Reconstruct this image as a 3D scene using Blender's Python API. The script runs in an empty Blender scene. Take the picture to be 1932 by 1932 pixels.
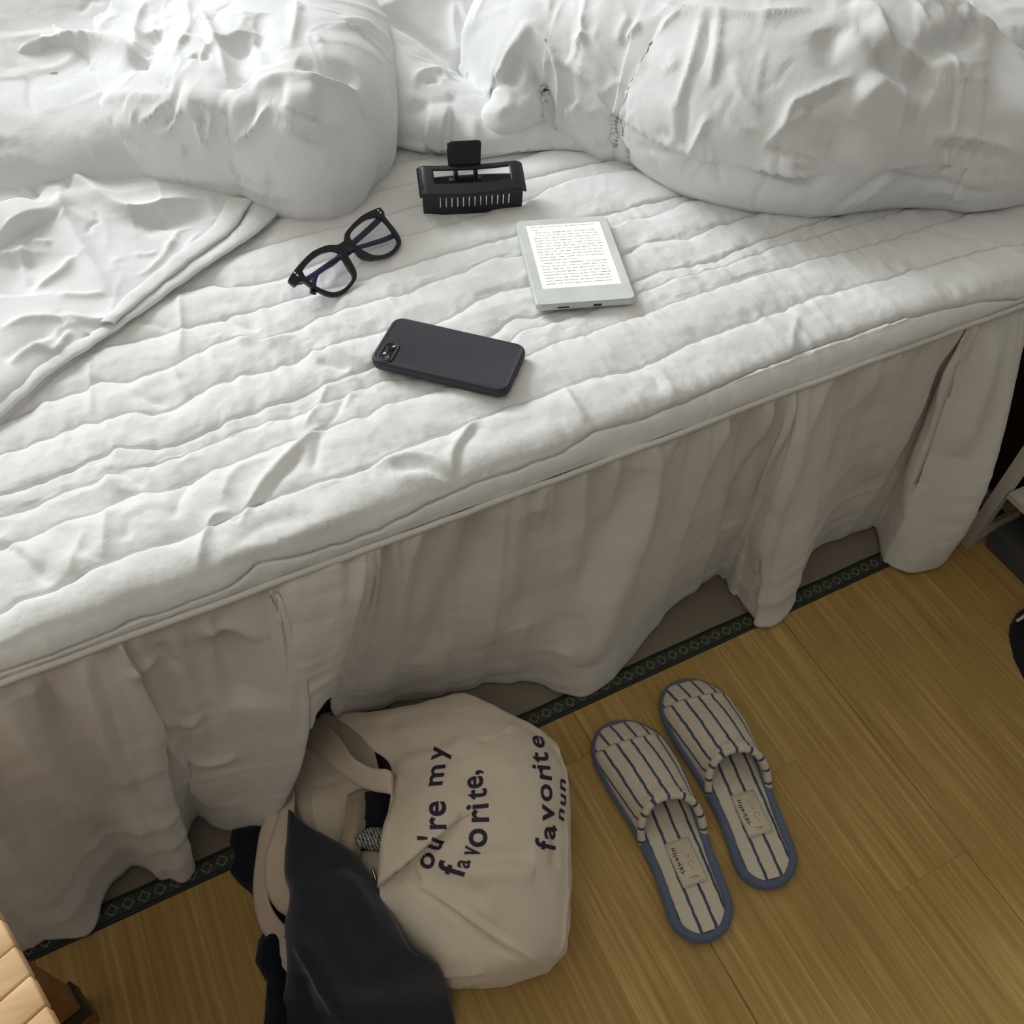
import bpy, bmesh, math, random
import numpy as np
from mathutils import Vector, Matrix
from mathutils.bvhtree import BVHTree

# ------------------------------------------------------------------ camera, world, lights, exposure
SC = bpy.context.scene
COL = SC.collection
F_PX, CX = 1730.0, 966.0
ROT = np.array([[0.89241256, -0.45041037, 0.02702461],
                [0.33582035, 0.70298709, 0.62692411],
                [0.30137107, 0.55039954, -0.77861147]])      # rows: right, up, forward
EYE = np.array([0.0, -0.50438, 1.07693])
cam = bpy.data.cameras.new('camera'); cam_o = bpy.data.objects.new('camera', cam); COL.objects.link(cam_o)
cam.sensor_width = 36; cam.lens = 36 * F_PX / 1932; cam.clip_start = 0.01
mw = Matrix.Identity(4)
for i in range(3):
    mw[i][0] = ROT[0][i]; mw[i][1] = ROT[1][i]; mw[i][2] = -ROT[2][i]; mw[i][3] = EYE[i]
cam_o.matrix_world = mw
SC.camera = cam_o

W = bpy.data.worlds.new('world'); SC.world = W; W.use_nodes = True
W.node_tree.nodes['Background'].inputs[0].default_value = (0.80, 0.83, 0.90, 1)
W.node_tree.nodes['Background'].inputs[1].default_value = 0.13

def area(name, loc, target, sx, sy, energy, color):
    l = bpy.data.lights.new(name, 'AREA'); l.shape = 'RECTANGLE'; l.size = sx; l.size_y = sy
    l.energy = energy; l.color = color
    o = bpy.data.objects.new(name, l); COL.objects.link(o); o.location = loc
    d = Vector(target) - Vector(loc); o.rotation_euler = d.to_track_quat('-Z', 'Y').to_euler()
    return o
area('window_daylight', (-0.45, 2.62, 1.98), (0.25, 0.25, 0.45), 1.5, 1.2, 74, (0.90, 0.965, 1.0))
area('room_fill', (-0.5, -0.8, 2.6), (0.15, -0.3, 0.0), 1.8, 1.4, 7.5, (1.0, 0.93, 0.80))  # added overhead fill lamp that lifts the floor and bag, no real source
SC.view_settings.view_transform = 'Standard'; SC.view_settings.look = 'None'
SC.view_settings.gamma = 1; SC.view_settings.use_curve_mapping = False
SC.view_settings.exposure = 0.45

# ------------------------------------------------------------------ geometry helpers
def ray(px, py):
    return ROT[2] + (px - CX) / F_PX * ROT[0] - (py - CX) / F_PX * ROT[1]
def at(px, py, z):                       # point at height z seen at a photo pixel
    d = ray(px, py); return EYE + (z - EYE[2]) / d[2] * d
def atY(px, py, Y):
    d = ray(px, py); return EYE + (Y - EYE[1]) / d[1] * d
def on_plane(px, py, p0, n):
    d = ray(px, py); return EYE + np.dot(p0 - EYE, n) / np.dot(d, n) * d
def proj(P):
    d = (P - EYE) @ ROT.T
    return CX + F_PX * d[..., 0] / d[..., 2], CX - F_PX * d[..., 1] / d[..., 2], d[..., 2]

RNG = np.random.RandomState(7)
_T = RNG.rand(256, 256)
def vnoise(x, y, seed=0):
    x = np.asarray(x) + seed * 17.31; y = np.asarray(y) + seed * 9.77
    xi = np.floor(x).astype(int); yi = np.floor(y).astype(int); fx = x - xi; fy = y - yi
    fx = fx * fx * fx * (fx * (fx * 6 - 15) + 10); fy = fy * fy * fy * (fy * (fy * 6 - 15) + 10)
    a = _T[xi & 255, yi & 255]; b = _T[(xi + 1) & 255, yi & 255]; c = _T[xi & 255, (yi + 1) & 255]; d = _T[(xi + 1) & 255, (yi + 1) & 255]
    return ((a * (1 - fx) + b * fx) * (1 - fy) + (c * (1 - fx) + d * fx) * fy) * 2 - 1
def fbm(x, y, n=4, seed=0):
    s = 0; a = 1
    for i in range(n):
        s = s + a * vnoise(x, y, seed + i * 3); x = x * 2.03; y = y * 2.03; a *= 0.5
    return s
def ridged(x, y, n=3, seed=0):
    s = 0; a = 1
    for i in range(n):
        s = s + a * (1 - np.abs(vnoise(x, y, seed + i * 5)) * 2.2); x = x * 1.9; y = y * 1.9; a *= 0.5
    return s

def normals(P):
    du = np.gradient(P, axis=0); dv = np.gradient(P, axis=1)
    n = np.cross(du, dv); l = np.linalg.norm(n, axis=-1, keepdims=True); n = n / np.maximum(l, 1e-12)
    return n

def link(name, me, m, parent=None, smooth=True, **props):
    o = bpy.data.objects.new(name, me); COL.objects.link(o)
    if m: me.materials.append(m)
    if smooth: me.polygons.foreach_set('use_smooth', [True] * len(me.polygons))
    if parent:
        o.parent = parent; o.matrix_parent_inverse = parent.matrix_basis.inverted()
    for k, v in props.items(): o[k] = v
    return o
def raw_mesh(name, V, F):
    me = bpy.data.meshes.new(name); me.from_pydata([tuple(map(float, v)) for v in V], [], F); me.update(); return me
def grid_mesh(name, P, mask=None, uv=None, flip=False):
    nu, nv = P.shape[:2]
    idx = np.arange(nu * nv).reshape(nu, nv)
    q = np.stack([idx[:-1, :-1], idx[1:, :-1], idx[1:, 1:], idx[:-1, 1:]], -1).reshape(-1, 4)
    if flip: q = q[:, ::-1]
    if mask is not None:
        mk = mask.reshape(-1); q = q[mk[q].all(1)]
        used = np.zeros(nu * nv, bool); used[q.ravel()] = True
        remap = np.cumsum(used) - 1; q = remap[q]; V = P.reshape(-1, 3)[used]
        uvs = uv.reshape(-1, 2)[used] if uv is not None else None
    else:
        V = P.reshape(-1, 3); uvs = uv.reshape(-1, 2) if uv is not None else None
    me = bpy.data.meshes.new(name)
    me.vertices.add(len(V)); me.vertices.foreach_set('co', V.astype(np.float32).ravel())
    me.loops.add(q.size); me.loops.foreach_set('vertex_index', q.astype(np.int32).ravel())
    me.polygons.add(len(q)); me.polygons.foreach_set('loop_start', np.arange(0, q.size, 4, dtype=np.int32))
    if uvs is not None:
        me.update()
        L = me.uv_layers.new(name='UVMap'); L.data.foreach_set('uv', uvs[q.ravel()].astype(np.float32).ravel())
    me.update(calc_edges=True); me.validate()
    return me
def thing(name, label, cat, loc=(0, 0, 0), rz=0, group=None):
    o = bpy.data.objects.new(name, None); COL.objects.link(o); o.location = loc; o.rotation_euler = (0, 0, rz)
    o.empty_display_size = 0.05; o['label'] = label; o['category'] = cat
    if group: o['group'] = group
    bpy.context.view_layer.update()
    return o
def tag(o, label, cat, group=None):
    o['label'] = label; o['category'] = cat
    if group: o['group'] = group
    return o
def lpart(name, me, m, parent, smooth=True, **props):          # part in its thing's own coordinates
    o = bpy.data.objects.new(name, me); COL.objects.link(o); me.materials.append(m)
    if smooth: me.polygons.foreach_set('use_smooth', [True] * len(me.polygons))
    o.parent = parent
    for k, v in props.items(): o[k] = v
    return o
def catmull(pts, n):
    pts = np.asarray(pts, float); k = len(pts)
    if k == 2: return pts[0] + np.linspace(0, 1, n)[:, None] * (pts[1] - pts[0])
    p = np.concatenate([[2 * pts[0] - pts[1]], pts, [2 * pts[-1] - pts[-2]]])
    t = np.linspace(0, k - 1, n); i = np.minimum(t.astype(int), k - 2); f = (t - i)[:, None]
    a, b, c, d = p[i], p[i + 1], p[i + 2], p[i + 3]
    return 0.5 * (2 * b + (c - a) * f + (2 * a - 5 * b + 4 * c - d) * f ** 2 + (3 * b - a - 3 * c + d) * f ** 3)
def patch(ctrl, nu, nv):                 # smooth sheet through a grid of control points
    ctrl = np.asarray(ctrl, float)
    rows = np.stack([catmull(r, nv) for r in ctrl])
    out = np.stack([catmull(rows[:, j], nu) for j in range(nv)], 1)
    return out
def pxgrid(g): return [[at(*c) for c in r] for r in g]
def thick(o, t, off=-1):
    md = o.modifiers.new('thickness', 'SOLIDIFY'); md.thickness = t; md.offset = off; return o
def tube_mesh(name, pts, rx, ry=None, n=10, closed=False, up=(0, 0, 1)):
    pts = np.asarray(pts, float); k = len(pts); ry = rx if ry is None else ry
    rx = np.broadcast_to(rx, (k,)); ry = np.broadcast_to(ry, (k,))
    T = np.gradient(pts, axis=0) if not closed else np.roll(pts, -1, 0) - np.roll(pts, 1, 0)
    T /= np.linalg.norm(T, axis=1, keepdims=True)
    up = np.asarray(up, float); S = np.cross(T, up); S /= np.maximum(np.linalg.norm(S, axis=1, keepdims=True), 1e-9); U = np.cross(S, T)
    a = np.linspace(0, 2 * np.pi, n, endpoint=False)
    R = pts[:, None] + S[:, None] * (np.cos(a)[None, :, None] * rx[:, None, None]) + U[:, None] * (np.sin(a)[None, :, None] * ry[:, None, None])
    V = R.reshape(-1, 3).tolist(); F = []
    for i in range(k if closed else k - 1):
        j = (i + 1) % k
        for b in range(n):
            c = (b + 1) % n; F.append((i * n + b, i * n + c, j * n + c, j * n + b))
    if not closed: F += [tuple(range(n))[::-1], tuple((k - 1) * n + b for b in range(n))]
    return raw_mesh(name, V, F)
def box_bm(bm, x0, x1, y0, y1, z0, z1):
    vs = [bm.verts.new(p) for p in [(x0, y0, z0), (x1, y0, z0), (x1, y1, z0), (x0, y1, z0), (x0, y0, z1), (x1, y0, z1), (x1, y1, z1), (x0, y1, z1)]]
    for f in [(0, 3, 2, 1), (4, 5, 6, 7), (0, 1, 5, 4), (1, 2, 6, 5), (2, 3, 7, 6), (3, 0, 4, 7)]: bm.faces.new([vs[i] for i in f])
    return vs
def box_mesh(name, x0, x1, y0, y1, z0, z1, bev=0, seg=2):
    bm = bmesh.new(); box_bm(bm, x0, x1, y0, y1, z0, z1)
    if bev: bmesh.ops.bevel(bm, geom=bm.edges[:], offset=bev, segments=seg, affect='EDGES', profile=0.5)
    me = bpy.data.meshes.new(name); bm.to_mesh(me); bm.free(); return me
def rrect(w, h, r, n=8, cx=0, cy=0):
    P = []
    for sx, sy, a0 in ((1, 1, 0), (-1, 1, 90), (-1, -1, 180), (1, -1, 270)):
        for i in range(n + 1):
            a = math.radians(a0 + 90 * i / n); P.append((cx + sx * (w / 2 - r) + r * math.cos(a), cy + sy * (h / 2 - r) + r * math.sin(a)))
    return P
def loft(name, rings, cap0=True, cap1=True):     # rings: equal length closed loops of 3D points
    n = len(rings[0]); V = [p for r in rings for p in r]; F = []
    for i in range(len(rings) - 1):
        for b in range(n):
            c = (b + 1) % n; F.append((i * n + b, i * n + c, (i + 1) * n + c, (i + 1) * n + b))
    if cap0: F.append(tuple(range(n))[::-1])
    if cap1: F.append(tuple((len(rings) - 1) * n + b for b in range(n)))
    return raw_mesh(name, V, F)
def slab(name, loop, z0, z1, bev=0.0, seg=3):     # prism over a loop with rounded top and bottom rims
    L = np.array(loop); c = L.mean(0); rings = []
    def off(d):
        t = np.roll(L, -1, 0) - np.roll(L, 1, 0); nn = np.stack([t[:, 1], -t[:, 0]], 1); nn /= np.linalg.norm(nn, axis=1, keepdims=True)
        return L - nn * d
    for i in range(seg + 1):
        a = math.pi / 2 * i / seg; p = off(bev * (1 - math.sin(a))); rings.append([(x, y, z0 + bev * (1 - math.cos(a))) for x, y in p])
    for i in range(seg + 1):
        a = math.pi / 2 * i / seg; p = off(bev * (1 - math.cos(a))); rings.append([(x, y, z1 - bev * (1 - math.sin(a))) for x, y in p])
    return loft(name, rings)

# strokes: creases in cloth, given where they lie and pressed into real surface points
def strokes(P, D, S, depth_ok=None):
    """P base surface (nu,nv,3); adds to D (nu,nv) displacement. S: (kind, amp, width, [(px,py)...])"""
    X, Y, Z = proj(P); shp = D.shape
    Xf, Yf, Zf = X.ravel(), Y.ravel(), Z.ravel(); Pf = P.reshape(-1, 3)
    for kind, amp, wd, pts in S:
        W3 = []
        for px, py in pts:
            px = px + 0.0; c = np.nonzero((abs(Xf - px) < 6) & (abs(Yf - py) < 6))[0]
            if len(c) == 0:
                c = np.nonzero((abs(Xf - px) < 25) & (abs(Yf - py) < 25))[0]
                if len(c) == 0: continue
            zmin = Zf[c].min(); c = c[Zf[c] < zmin + 0.03]
            k = c[np.argmin((Xf[c] - px) ** 2 + (Yf[c] - py) ** 2)]; W3.append(Pf[k])
        if len(W3) == 0: continue
        if len(W3) > 2: W3 = catmull(W3, len(W3) * 3)
        stroke3(Pf, D, W3, kind, amp, wd)
    return D
def stroke3(Pf, D, W3, kind, amp, wd):
    W3 = np.asarray(W3); Df = D.reshape(-1)
    lo = W3.min(0) - wd * 4; hi = W3.max(0) + wd * 4
    c = np.nonzero(((Pf > lo) & (Pf < hi)).all(1))[0]
    if len(c) == 0: return
    Q = Pf[c]; best = np.full(len(c), 1e9); tt = np.zeros(len(c)); side = np.zeros(len(c))
    if len(W3) == 1:
        best = np.linalg.norm(Q - W3[0], axis=1); tt[:] = 0.5
    else:
        seg = np.linalg.norm(np.diff(W3, axis=0), axis=1); cum = np.concatenate([[0], np.cumsum(seg)]); tot = max(cum[-1], 1e-9)
        for i in range(len(W3) - 1):
            a, b = W3[i], W3[i + 1]; ab = b - a; L2 = max(ab @ ab, 1e-12)
            t = np.clip(((Q - a) @ ab) / L2, 0, 1); d = np.linalg.norm(Q - a - t[:, None] * ab, axis=1)
            m = d < best; best[m] = d[m]; tt[m] = (cum[i] + t[m] * seg[i]) / tot
            if kind == 'step':
                s = ab[0] * (Q[:, 1] - a[1]) - ab[1] * (Q[:, 0] - a[0]); side[m] = s[m]
    taper = 1 if len(W3) == 1 else np.clip(np.minimum(tt, 1 - tt) * 5, 0, 1) ** 0.7
    r = best / wd
    if kind == 'ridge': Df[c] += amp * taper * np.exp(-(r ** 1.3))
    elif kind == 'soft': Df[c] += amp * taper * np.exp(-(r ** 2))
    elif kind == 'step': Df[c] += amp * taper * np.exp(-r) * (side > 0)

# ------------------------------------------------------------------ materials
def nodes(name):
    m = bpy.data.materials.new(name); m.use_nodes = True; nt = m.node_tree; b = nt.nodes['Principled BSDF']; return m, nt, b
def setp(b, **k):
    for n, v in k.items():
        n = n.replace('_', ' ')
        if n in b.inputs: b.inputs[n].default_value = v
def coords(nt, kind='Object', scale=None):
    tc = nt.nodes.new('ShaderNodeTexCoord')
    if scale is None: return tc.outputs[kind]
    mp = nt.nodes.new('ShaderNodeMapping'); mp.inputs['Scale'].default_value = scale; nt.links.new(tc.outputs[kind], mp.inputs[0]); return mp.outputs[0]
def noise(nt, co, scale, detail=3, rough=0.5):
    n = nt.nodes.new('ShaderNodeTexNoise'); n.inputs['Scale'].default_value = scale; n.inputs['Detail'].default_value = detail; n.inputs['Roughness'].default_value = rough
    nt.links.new(co, n.inputs['Vector']); return n.outputs[0]
def ramp(nt, fac, stops):
    r = nt.nodes.new('ShaderNodeValToRGB'); e = r.color_ramp.elements
    while len(e) < len(stops): e.new(0.5)
    for i, (p, c) in enumerate(stops): e[i].position = p; e[i].color = (*c, 1)
    nt.links.new(fac, r.inputs[0]); return r.outputs[0]
def math_(nt, op, a, b=None):
    n = nt.nodes.new('ShaderNodeMath'); n.operation = op
    for i, v in enumerate((a, b)):
        if v is None: continue
        if isinstance(v, (int, float)): n.inputs[i].default_value = v
        else: nt.links.new(v, n.inputs[i])
    return n.outputs[0]
def mixc(nt, fac, a, b):
    n = nt.nodes.new('ShaderNodeMix'); n.data_type = 'RGBA'
    for i, v in ((0, fac), (6, a), (7, b)):
        if isinstance(v, tuple): n.inputs[i].default_value = (*v, 1) if len(v) == 3 else v
        elif isinstance(v, (int, float)): n.inputs[i].default_value = v
        else: nt.links.new(v, n.inputs[i])
    return n.outputs[2]
def bump(nt, b, h, strength, dist):
    n = nt.nodes.new('ShaderNodeBump'); n.inputs['Strength'].default_value = strength; n.inputs['Distance'].default_value = dist
    nt.links.new(h, n.inputs['Height']); nt.links.new(n.outputs[0], b.inputs['Normal']); return n
def cloth(name, c1, c2, weave=900, wrinkle=14, ws=0.5, rough=0.92, sheen=0.15, wd=0.004):
    m, nt, b = nodes(name); co = coords(nt)
    n1 = noise(nt, co, 9, 4); nt.links.new(ramp(nt, n1, [(0.3, c1), (0.7, c2)]), b.inputs['Base Color'])
    setp(b, Roughness=rough, Specular_IOR_Level=0.15, Sheen_Weight=sheen)
    w = noise(nt, co, weave, 2); wr = noise(nt, co, wrinkle, 5, 0.55)
    h = math_(nt, 'ADD', math_(nt, 'MULTIPLY', w, 0.05), math_(nt, 'MULTIPLY', wr, 1.0))
    bump(nt, b, h, ws, wd); return m
def plain(name, c, rough=0.5, metal=0.0, spec=0.5, ns=None, nsc=300, nd=0.0004):
    m, nt, b = nodes(name); setp(b, Base_Color=(*c, 1), Roughness=rough, Metallic=metal, Specular_IOR_Level=spec)
    co = coords(nt); n = noise(nt, co, nsc, 3)
    if ns: bump(nt, b, n, ns, nd)
    c2 = tuple(min(1, v * 1.15) for v in c); nt.links.new(ramp(nt, noise(nt, co, 30, 3), [(0.3, c), (0.7, c2)]), b.inputs['Base Color'])
    return m
def crinkle(m, scale=9, strength=0.5, dist=0.006):
    nt = m.node_tree; b = nt.nodes['Principled BSDF']; old = b.inputs['Normal'].links[0].from_node
    n = nt.nodes.new('ShaderNodeTexNoise'); n.noise_type = 'RIDGED_MULTIFRACTAL'; n.inputs['Scale'].default_value = scale; n.inputs['Detail'].default_value = 4; n.inputs['Roughness'].default_value = 0.55; n.inputs['Distortion'].default_value = 0.8
    nt.links.new(coords(nt), n.inputs['Vector']); bp = nt.nodes.new('ShaderNodeBump'); bp.inputs['Strength'].default_value = strength; bp.inputs['Distance'].default_value = dist
    nt.links.new(n.outputs[0], bp.inputs['Height']); nt.links.new(bp.outputs[0], old.inputs['Normal'])
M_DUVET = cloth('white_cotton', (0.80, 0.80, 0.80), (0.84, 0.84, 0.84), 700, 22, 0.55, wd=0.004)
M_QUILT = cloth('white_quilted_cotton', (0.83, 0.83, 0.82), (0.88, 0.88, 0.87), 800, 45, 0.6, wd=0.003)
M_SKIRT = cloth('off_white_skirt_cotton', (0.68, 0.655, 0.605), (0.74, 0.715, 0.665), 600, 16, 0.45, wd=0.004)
crinkle(M_DUVET, 11, 0.6, 0.009); crinkle(M_SKIRT, 12, 0.5, 0.006); crinkle(M_QUILT, 26, 0.5, 0.0022)
M_CANVAS = cloth('beige_canvas', (0.69, 0.59, 0.475), (0.76, 0.665, 0.54), 1300, 26, 0.5, wd=0.003)
M_STRAP = cloth('beige_canvas_strap', (0.60, 0.49, 0.39), (0.67, 0.56, 0.45), 1300, 20, 0.35, wd=0.002)
M_NAVY = cloth('dark_navy_jersey', (0.018, 0.019, 0.029), (0.027, 0.028, 0.041), 1200, 14, 0.5, sheen=0.3)
M_BLACK = cloth('black_fleece', (0.006, 0.008, 0.014), (0.014, 0.018, 0.028), 500, 60, 0.8, sheen=0.1)
M_BEIGEKNIT = cloth('beige_knit', (0.42, 0.33, 0.25), (0.50, 0.40, 0.31), 500, 40, 0.6)
M_INK = plain('dark_navy_ink', (0.018, 0.014, 0.04), 0.7)
M_TATAMI, nt, b = nodes('grey_tatami_weave')
co = coords(nt); wv = nt.nodes.new('ShaderNodeTexWave'); wv.inputs['Scale'].default_value = 160; wv.inputs['Distortion'].default_value = 1.5; nt.links.new(co, wv.inputs[0])
nt.links.new(ramp(nt, wv.outputs[1], [(0.2, (0.20, 0.165, 0.13)), (0.8, (0.27, 0.225, 0.18))]), b.inputs['Base Color']); setp(b, Roughness=0.85); bump(nt, b, wv.outputs[1], 0.4, 0.0006)

def diamond_border():
    m, nt, b = nodes('green_diamond_border'); uvn = nt.nodes.new('ShaderNodeUVMap'); sep = nt.nodes.new('ShaderNodeSeparateXYZ'); nt.links.new(uvn.outputs[0], sep.inputs[0])
    fx = math_(nt, 'ABSOLUTE', math_(nt, 'SUBTRACT', math_(nt, 'FRACT', math_(nt, 'MULTIPLY', sep.outputs[0], 57.0)), 0.5))
    fy = math_(nt, 'ABSOLUTE', math_(nt, 'SUBTRACT', sep.outputs[1], 0.5))
    d = math_(nt, 'ADD', math_(nt, 'MULTIPLY', fx, 1.0), math_(nt, 'MULTIPLY', fy, 1.55))
    ring = math_(nt, 'LESS_THAN', math_(nt, 'ABSOLUTE', math_(nt, 'SUBTRACT', d, 0.36)), 0.06)
    edge = math_(nt, 'LESS_THAN', math_(nt, 'ABSOLUTE', math_(nt, 'SUBTRACT', fy, 0.36)), 0.05)
    inb = math_(nt, 'LESS_THAN', fy, 0.30)
    c = mixc(nt, math_(nt, 'MULTIPLY', ring, inb), (0.030, 0.040, 0.026), (0.17, 0.165, 0.11))
    c = mixc(nt, edge, c, (0.010, 0.013, 0.009)); nt.links.new(c, b.inputs['Base Color']); setp(b, Roughness=0.8)
    bump(nt, b, noise(nt, coords(nt), 700, 2), 0.4, 0.0005); return m
M_BORDER = diamond_border()

def wood_floor():
    m, nt, b = nodes('olive_brown_wood_floor'); oi = nt.nodes.new('ShaderNodeObjectInfo')
    mp = nt.nodes.new('ShaderNodeMapping'); mp.inputs['Scale'].default_value = (150, 3.2, 1)
    tc = nt.nodes.new('ShaderNodeTexCoord'); geo = nt.nodes.new('ShaderNodeNewGeometry'); nt.links.new(geo.outputs['Position'], mp.inputs[0])
    cb = nt.nodes.new('ShaderNodeCombineXYZ'); nt.links.new(math_(nt, 'MULTIPLY', oi.outputs['Random'], 37.0), cb.inputs[1]); nt.links.new(cb.outputs[0], mp.inputs['Location'])
    g1 = noise(nt, mp.outputs[0], 1.0, 4, 0.6)
    mp2 = nt.nodes.new('ShaderNodeMapping'); mp2.inputs['Scale'].default_value = (520, 9, 1); nt.links.new(geo.outputs['Position'], mp2.inputs[0]); g2 = noise(nt, mp2.outputs[0], 1.0, 3, 0.6)
    g3 = noise(nt, geo.outputs['Position'], 5, 3)
    f = math_(nt, 'ADD', math_(nt, 'MULTIPLY', g1, 0.55), math_(nt, 'ADD', math_(nt, 'MULTIPLY', g2, 0.30), math_(nt, 'MULTIPLY', g3, 0.15)))
    f = math_(nt, 'ADD', f, math_(nt, 'MULTIPLY', math_(nt, 'SUBTRACT', oi.outputs['Random'], 0.5), 0.05))
    nt.links.new(ramp(nt, f, [(0.32, (0.30, 0.175, 0.048)), (0.50, (0.42, 0.265, 0.080)), (0.66, (0.60, 0.41, 0.155))]), b.inputs['Base Color'])
    setp(b, Roughness=0.55, Specular_IOR_Level=0.3); bump(nt, b, math_(nt, 'ADD', g1, math_(nt, 'MULTIPLY', g2, 0.5)), 0.35, 0.0006); return m
M_FLOOR = wood_floor()
def wood(name, c1, c2, sc=(6, 90, 90), rough=0.5):
    m, nt, b = nodes(name); co = coords(nt, 'Object', sc); n = noise(nt, co, 1.0, 5, 0.6)
    nt.links.new(ramp(nt, n, [(0.3, c1), (0.7, c2)]), b.inputs['Base Color']); setp(b, Roughness=rough, Specular_IOR_Level=0.35); bump(nt, b, n, 0.4, 0.0008); return m
M_STOOL = wood('pale_tan_wood', (0.60, 0.35, 0.17), (0.84, 0.56, 0.31), (14, 60, 60))
M_LEG = wood('orange_brown_wood', (0.24, 0.10, 0.03), (0.34, 0.16, 0.055))
M_DARKWOOD = wood('dark_red_brown_wood', (0.030, 0.010, 0.006), (0.055, 0.020, 0.012), (4, 60, 60), 0.4)
M_WALL = plain('warm_white_plaster', (0.62, 0.59, 0.54), 0.9, ns=0.2, nsc=80)
M_CEIL = plain('ceiling_white', (0.70, 0.69, 0.66), 0.9)
M_RACK = plain('white_painted_wood', (0.48, 0.45, 0.40), 0.5)
M_GREYBOX = cloth('dark_grey_felt', (0.055, 0.055, 0.055), (0.075, 0.073, 0.07), 600, 30, 0.4)
M_REDTRIM = cloth('dark_red_fabric', (0.07, 0.01, 0.012), (0.10, 0.015, 0.018), 600, 30, 0.4)
M_BASE = cloth('dark_brown_bed_base', (0.045, 0.032, 0.028), (0.06, 0.045, 0.04), 600, 30, 0.4)
M_BLKPLASTIC = plain('matte_black_plastic', (0.010, 0.012, 0.016), 0.42, ns=0.15, nsc=900, nd=0.0002)
M_FRAME = plain('glossy_black_acetate', (0.008, 0.008, 0.010), 0.28)
M_TEMPLE = plain('blue_reflection_acetate', (0.02, 0.025, 0.075), 0.3)  # bluish lens reflection painted into the temple colour
M_SILVER = plain('silver_metal', (0.8, 0.8, 0.8), 0.25, 1.0)
M_CASE = plain('black_silicone_case', (0.020, 0.022, 0.030), 0.55, ns=0.35, nsc=1500, nd=0.0002)
M_LENSDARK = plain('dark_camera_glass', (0.012, 0.012, 0.016), 0.08)
M_READER = plain('white_satin_plastic', (0.70, 0.72, 0.70), 0.4)
M_READERSIDE = plain('pale_grey_plastic', (0.55, 0.55, 0.54), 0.35)
M_PORT = plain('black_port', (0.01, 0.01, 0.01), 0.4)
M_TEXT = plain('grey_screen_text', (0.16, 0.16, 0.15), 0.8)
m, nt, b = nodes('lit_paper_screen'); setp(b, Base_Color=(0.85, 0.84, 0.78, 1), Roughness=0.6, Emission_Color=(1, 0.985, 0.92, 1), Emission_Strength=0.32); M_SCREEN = m
m, nt, b = nodes('clear_lens')
out = nt.nodes['Material Output']; tr = nt.nodes.new('ShaderNodeBsdfTransparent'); tr.inputs[0].default_value = (0.985, 0.98, 1.0, 1)
gl = nt.nodes.new('ShaderNodeBsdfGlossy'); gl.inputs['Roughness'].default_value = 0.05; gl.inputs[0].default_value = (0.75, 0.75, 1, 1)
fr = nt.nodes.new('ShaderNodeFresnel'); fr.inputs[0].default_value = 1.22; mx = nt.nodes.new('ShaderNodeMixShader')
nt.links.new(fr.outputs[0], mx.inputs[0]); nt.links.new(tr.outputs[0], mx.inputs[1]); nt.links.new(gl.outputs[0], mx.inputs[2]); nt.links.new(mx.outputs[0], out.inputs[0]); M_LENS = m
def striped(name, base, line, period=0.0156, width=0.19):
    m, nt, b = nodes(name); uvn = nt.nodes.new('ShaderNodeUVMap'); sep = nt.nodes.new('ShaderNodeSeparateXYZ'); nt.links.new(uvn.outputs[0], sep.inputs[0])
    nz = noise(nt, coords(nt), 120, 2); x = math_(nt, 'ADD', sep.outputs[0], math_(nt, 'MULTIPLY', math_(nt, 'SUBTRACT', nz, 0.5), 0.0022))
    f = math_(nt, 'ABSOLUTE', math_(nt, 'SUBTRACT', math_(nt, 'FRACT', math_(nt, 'ADD', math_(nt, 'MULTIPLY', x, 1 / period), 0.5)), 0.5))
    s = nt.nodes.new('ShaderNodeMapRange'); s.inputs['From Min'].default_value = width * 0.5 - 0.03; s.inputs['From Max'].default_value = width * 0.5 + 0.03; s.inputs['To Min'].default_value = 1; s.inputs['To Max'].default_value = 0
    nt.links.new(f, s.inputs[0]); sp = noise(nt, coords(nt), 450, 2)
    bc = ramp(nt, sp, [(0.3, tuple(v * 0.92 for v in base)), (0.7, base)])
    nt.links.new(mixc(nt, s.outputs[0], bc, line), b.inputs['Base Color']); setp(b, Roughness=0.95, Specular_IOR_Level=0.1, Sheen_Weight=0.2)
    bump(nt, b, sp, 0.5, 0.0012); return m
M_STRIPE = striped('cream_and_blue_striped_terry', (0.66, 0.59, 0.47), (0.06, 0.085, 0.13))
M_BIND = cloth('slate_blue_binding', (0.10, 0.125, 0.19), (0.14, 0.165, 0.24), 900, 60, 0.6)
M_SOLE = plain('cream_sole', (0.35, 0.30, 0.22), 0.9)
M_PATCH = cloth('cream_woven_label', (0.60, 0.52, 0.39), (0.66, 0.58, 0.44), 1500, 60, 0.3)
M_THREAD = plain('black_thread', (0.03, 0.028, 0.025), 0.8)

# ------------------------------------------------------------------ room shell
ST = dict(kind='structure')
RX0, RX1, RY0, RY1, RH = -1.5, 2.3, -2.3, 2.75, 2.7
link('ceiling', box_mesh('ceiling', RX0, RX1, RY0, RY1, RH, RH + 0.05), M_CEIL, smooth=False, **ST)
link('wall_left', box_mesh('wall_left', RX0 - 0.05, RX0, RY0, RY1, 0, RH), M_WALL, smooth=False, **ST)
link('wall_right', box_mesh('wall_right', RX1, RX1 + 0.05, RY0, RY1, 0, RH), M_WALL, smooth=False, **ST)
link('wall_back', box_mesh('wall_back', RX0, RX1, RY1, RY1 + 0.05, 0, RH), M_WALL, smooth=False, **ST)

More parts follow.
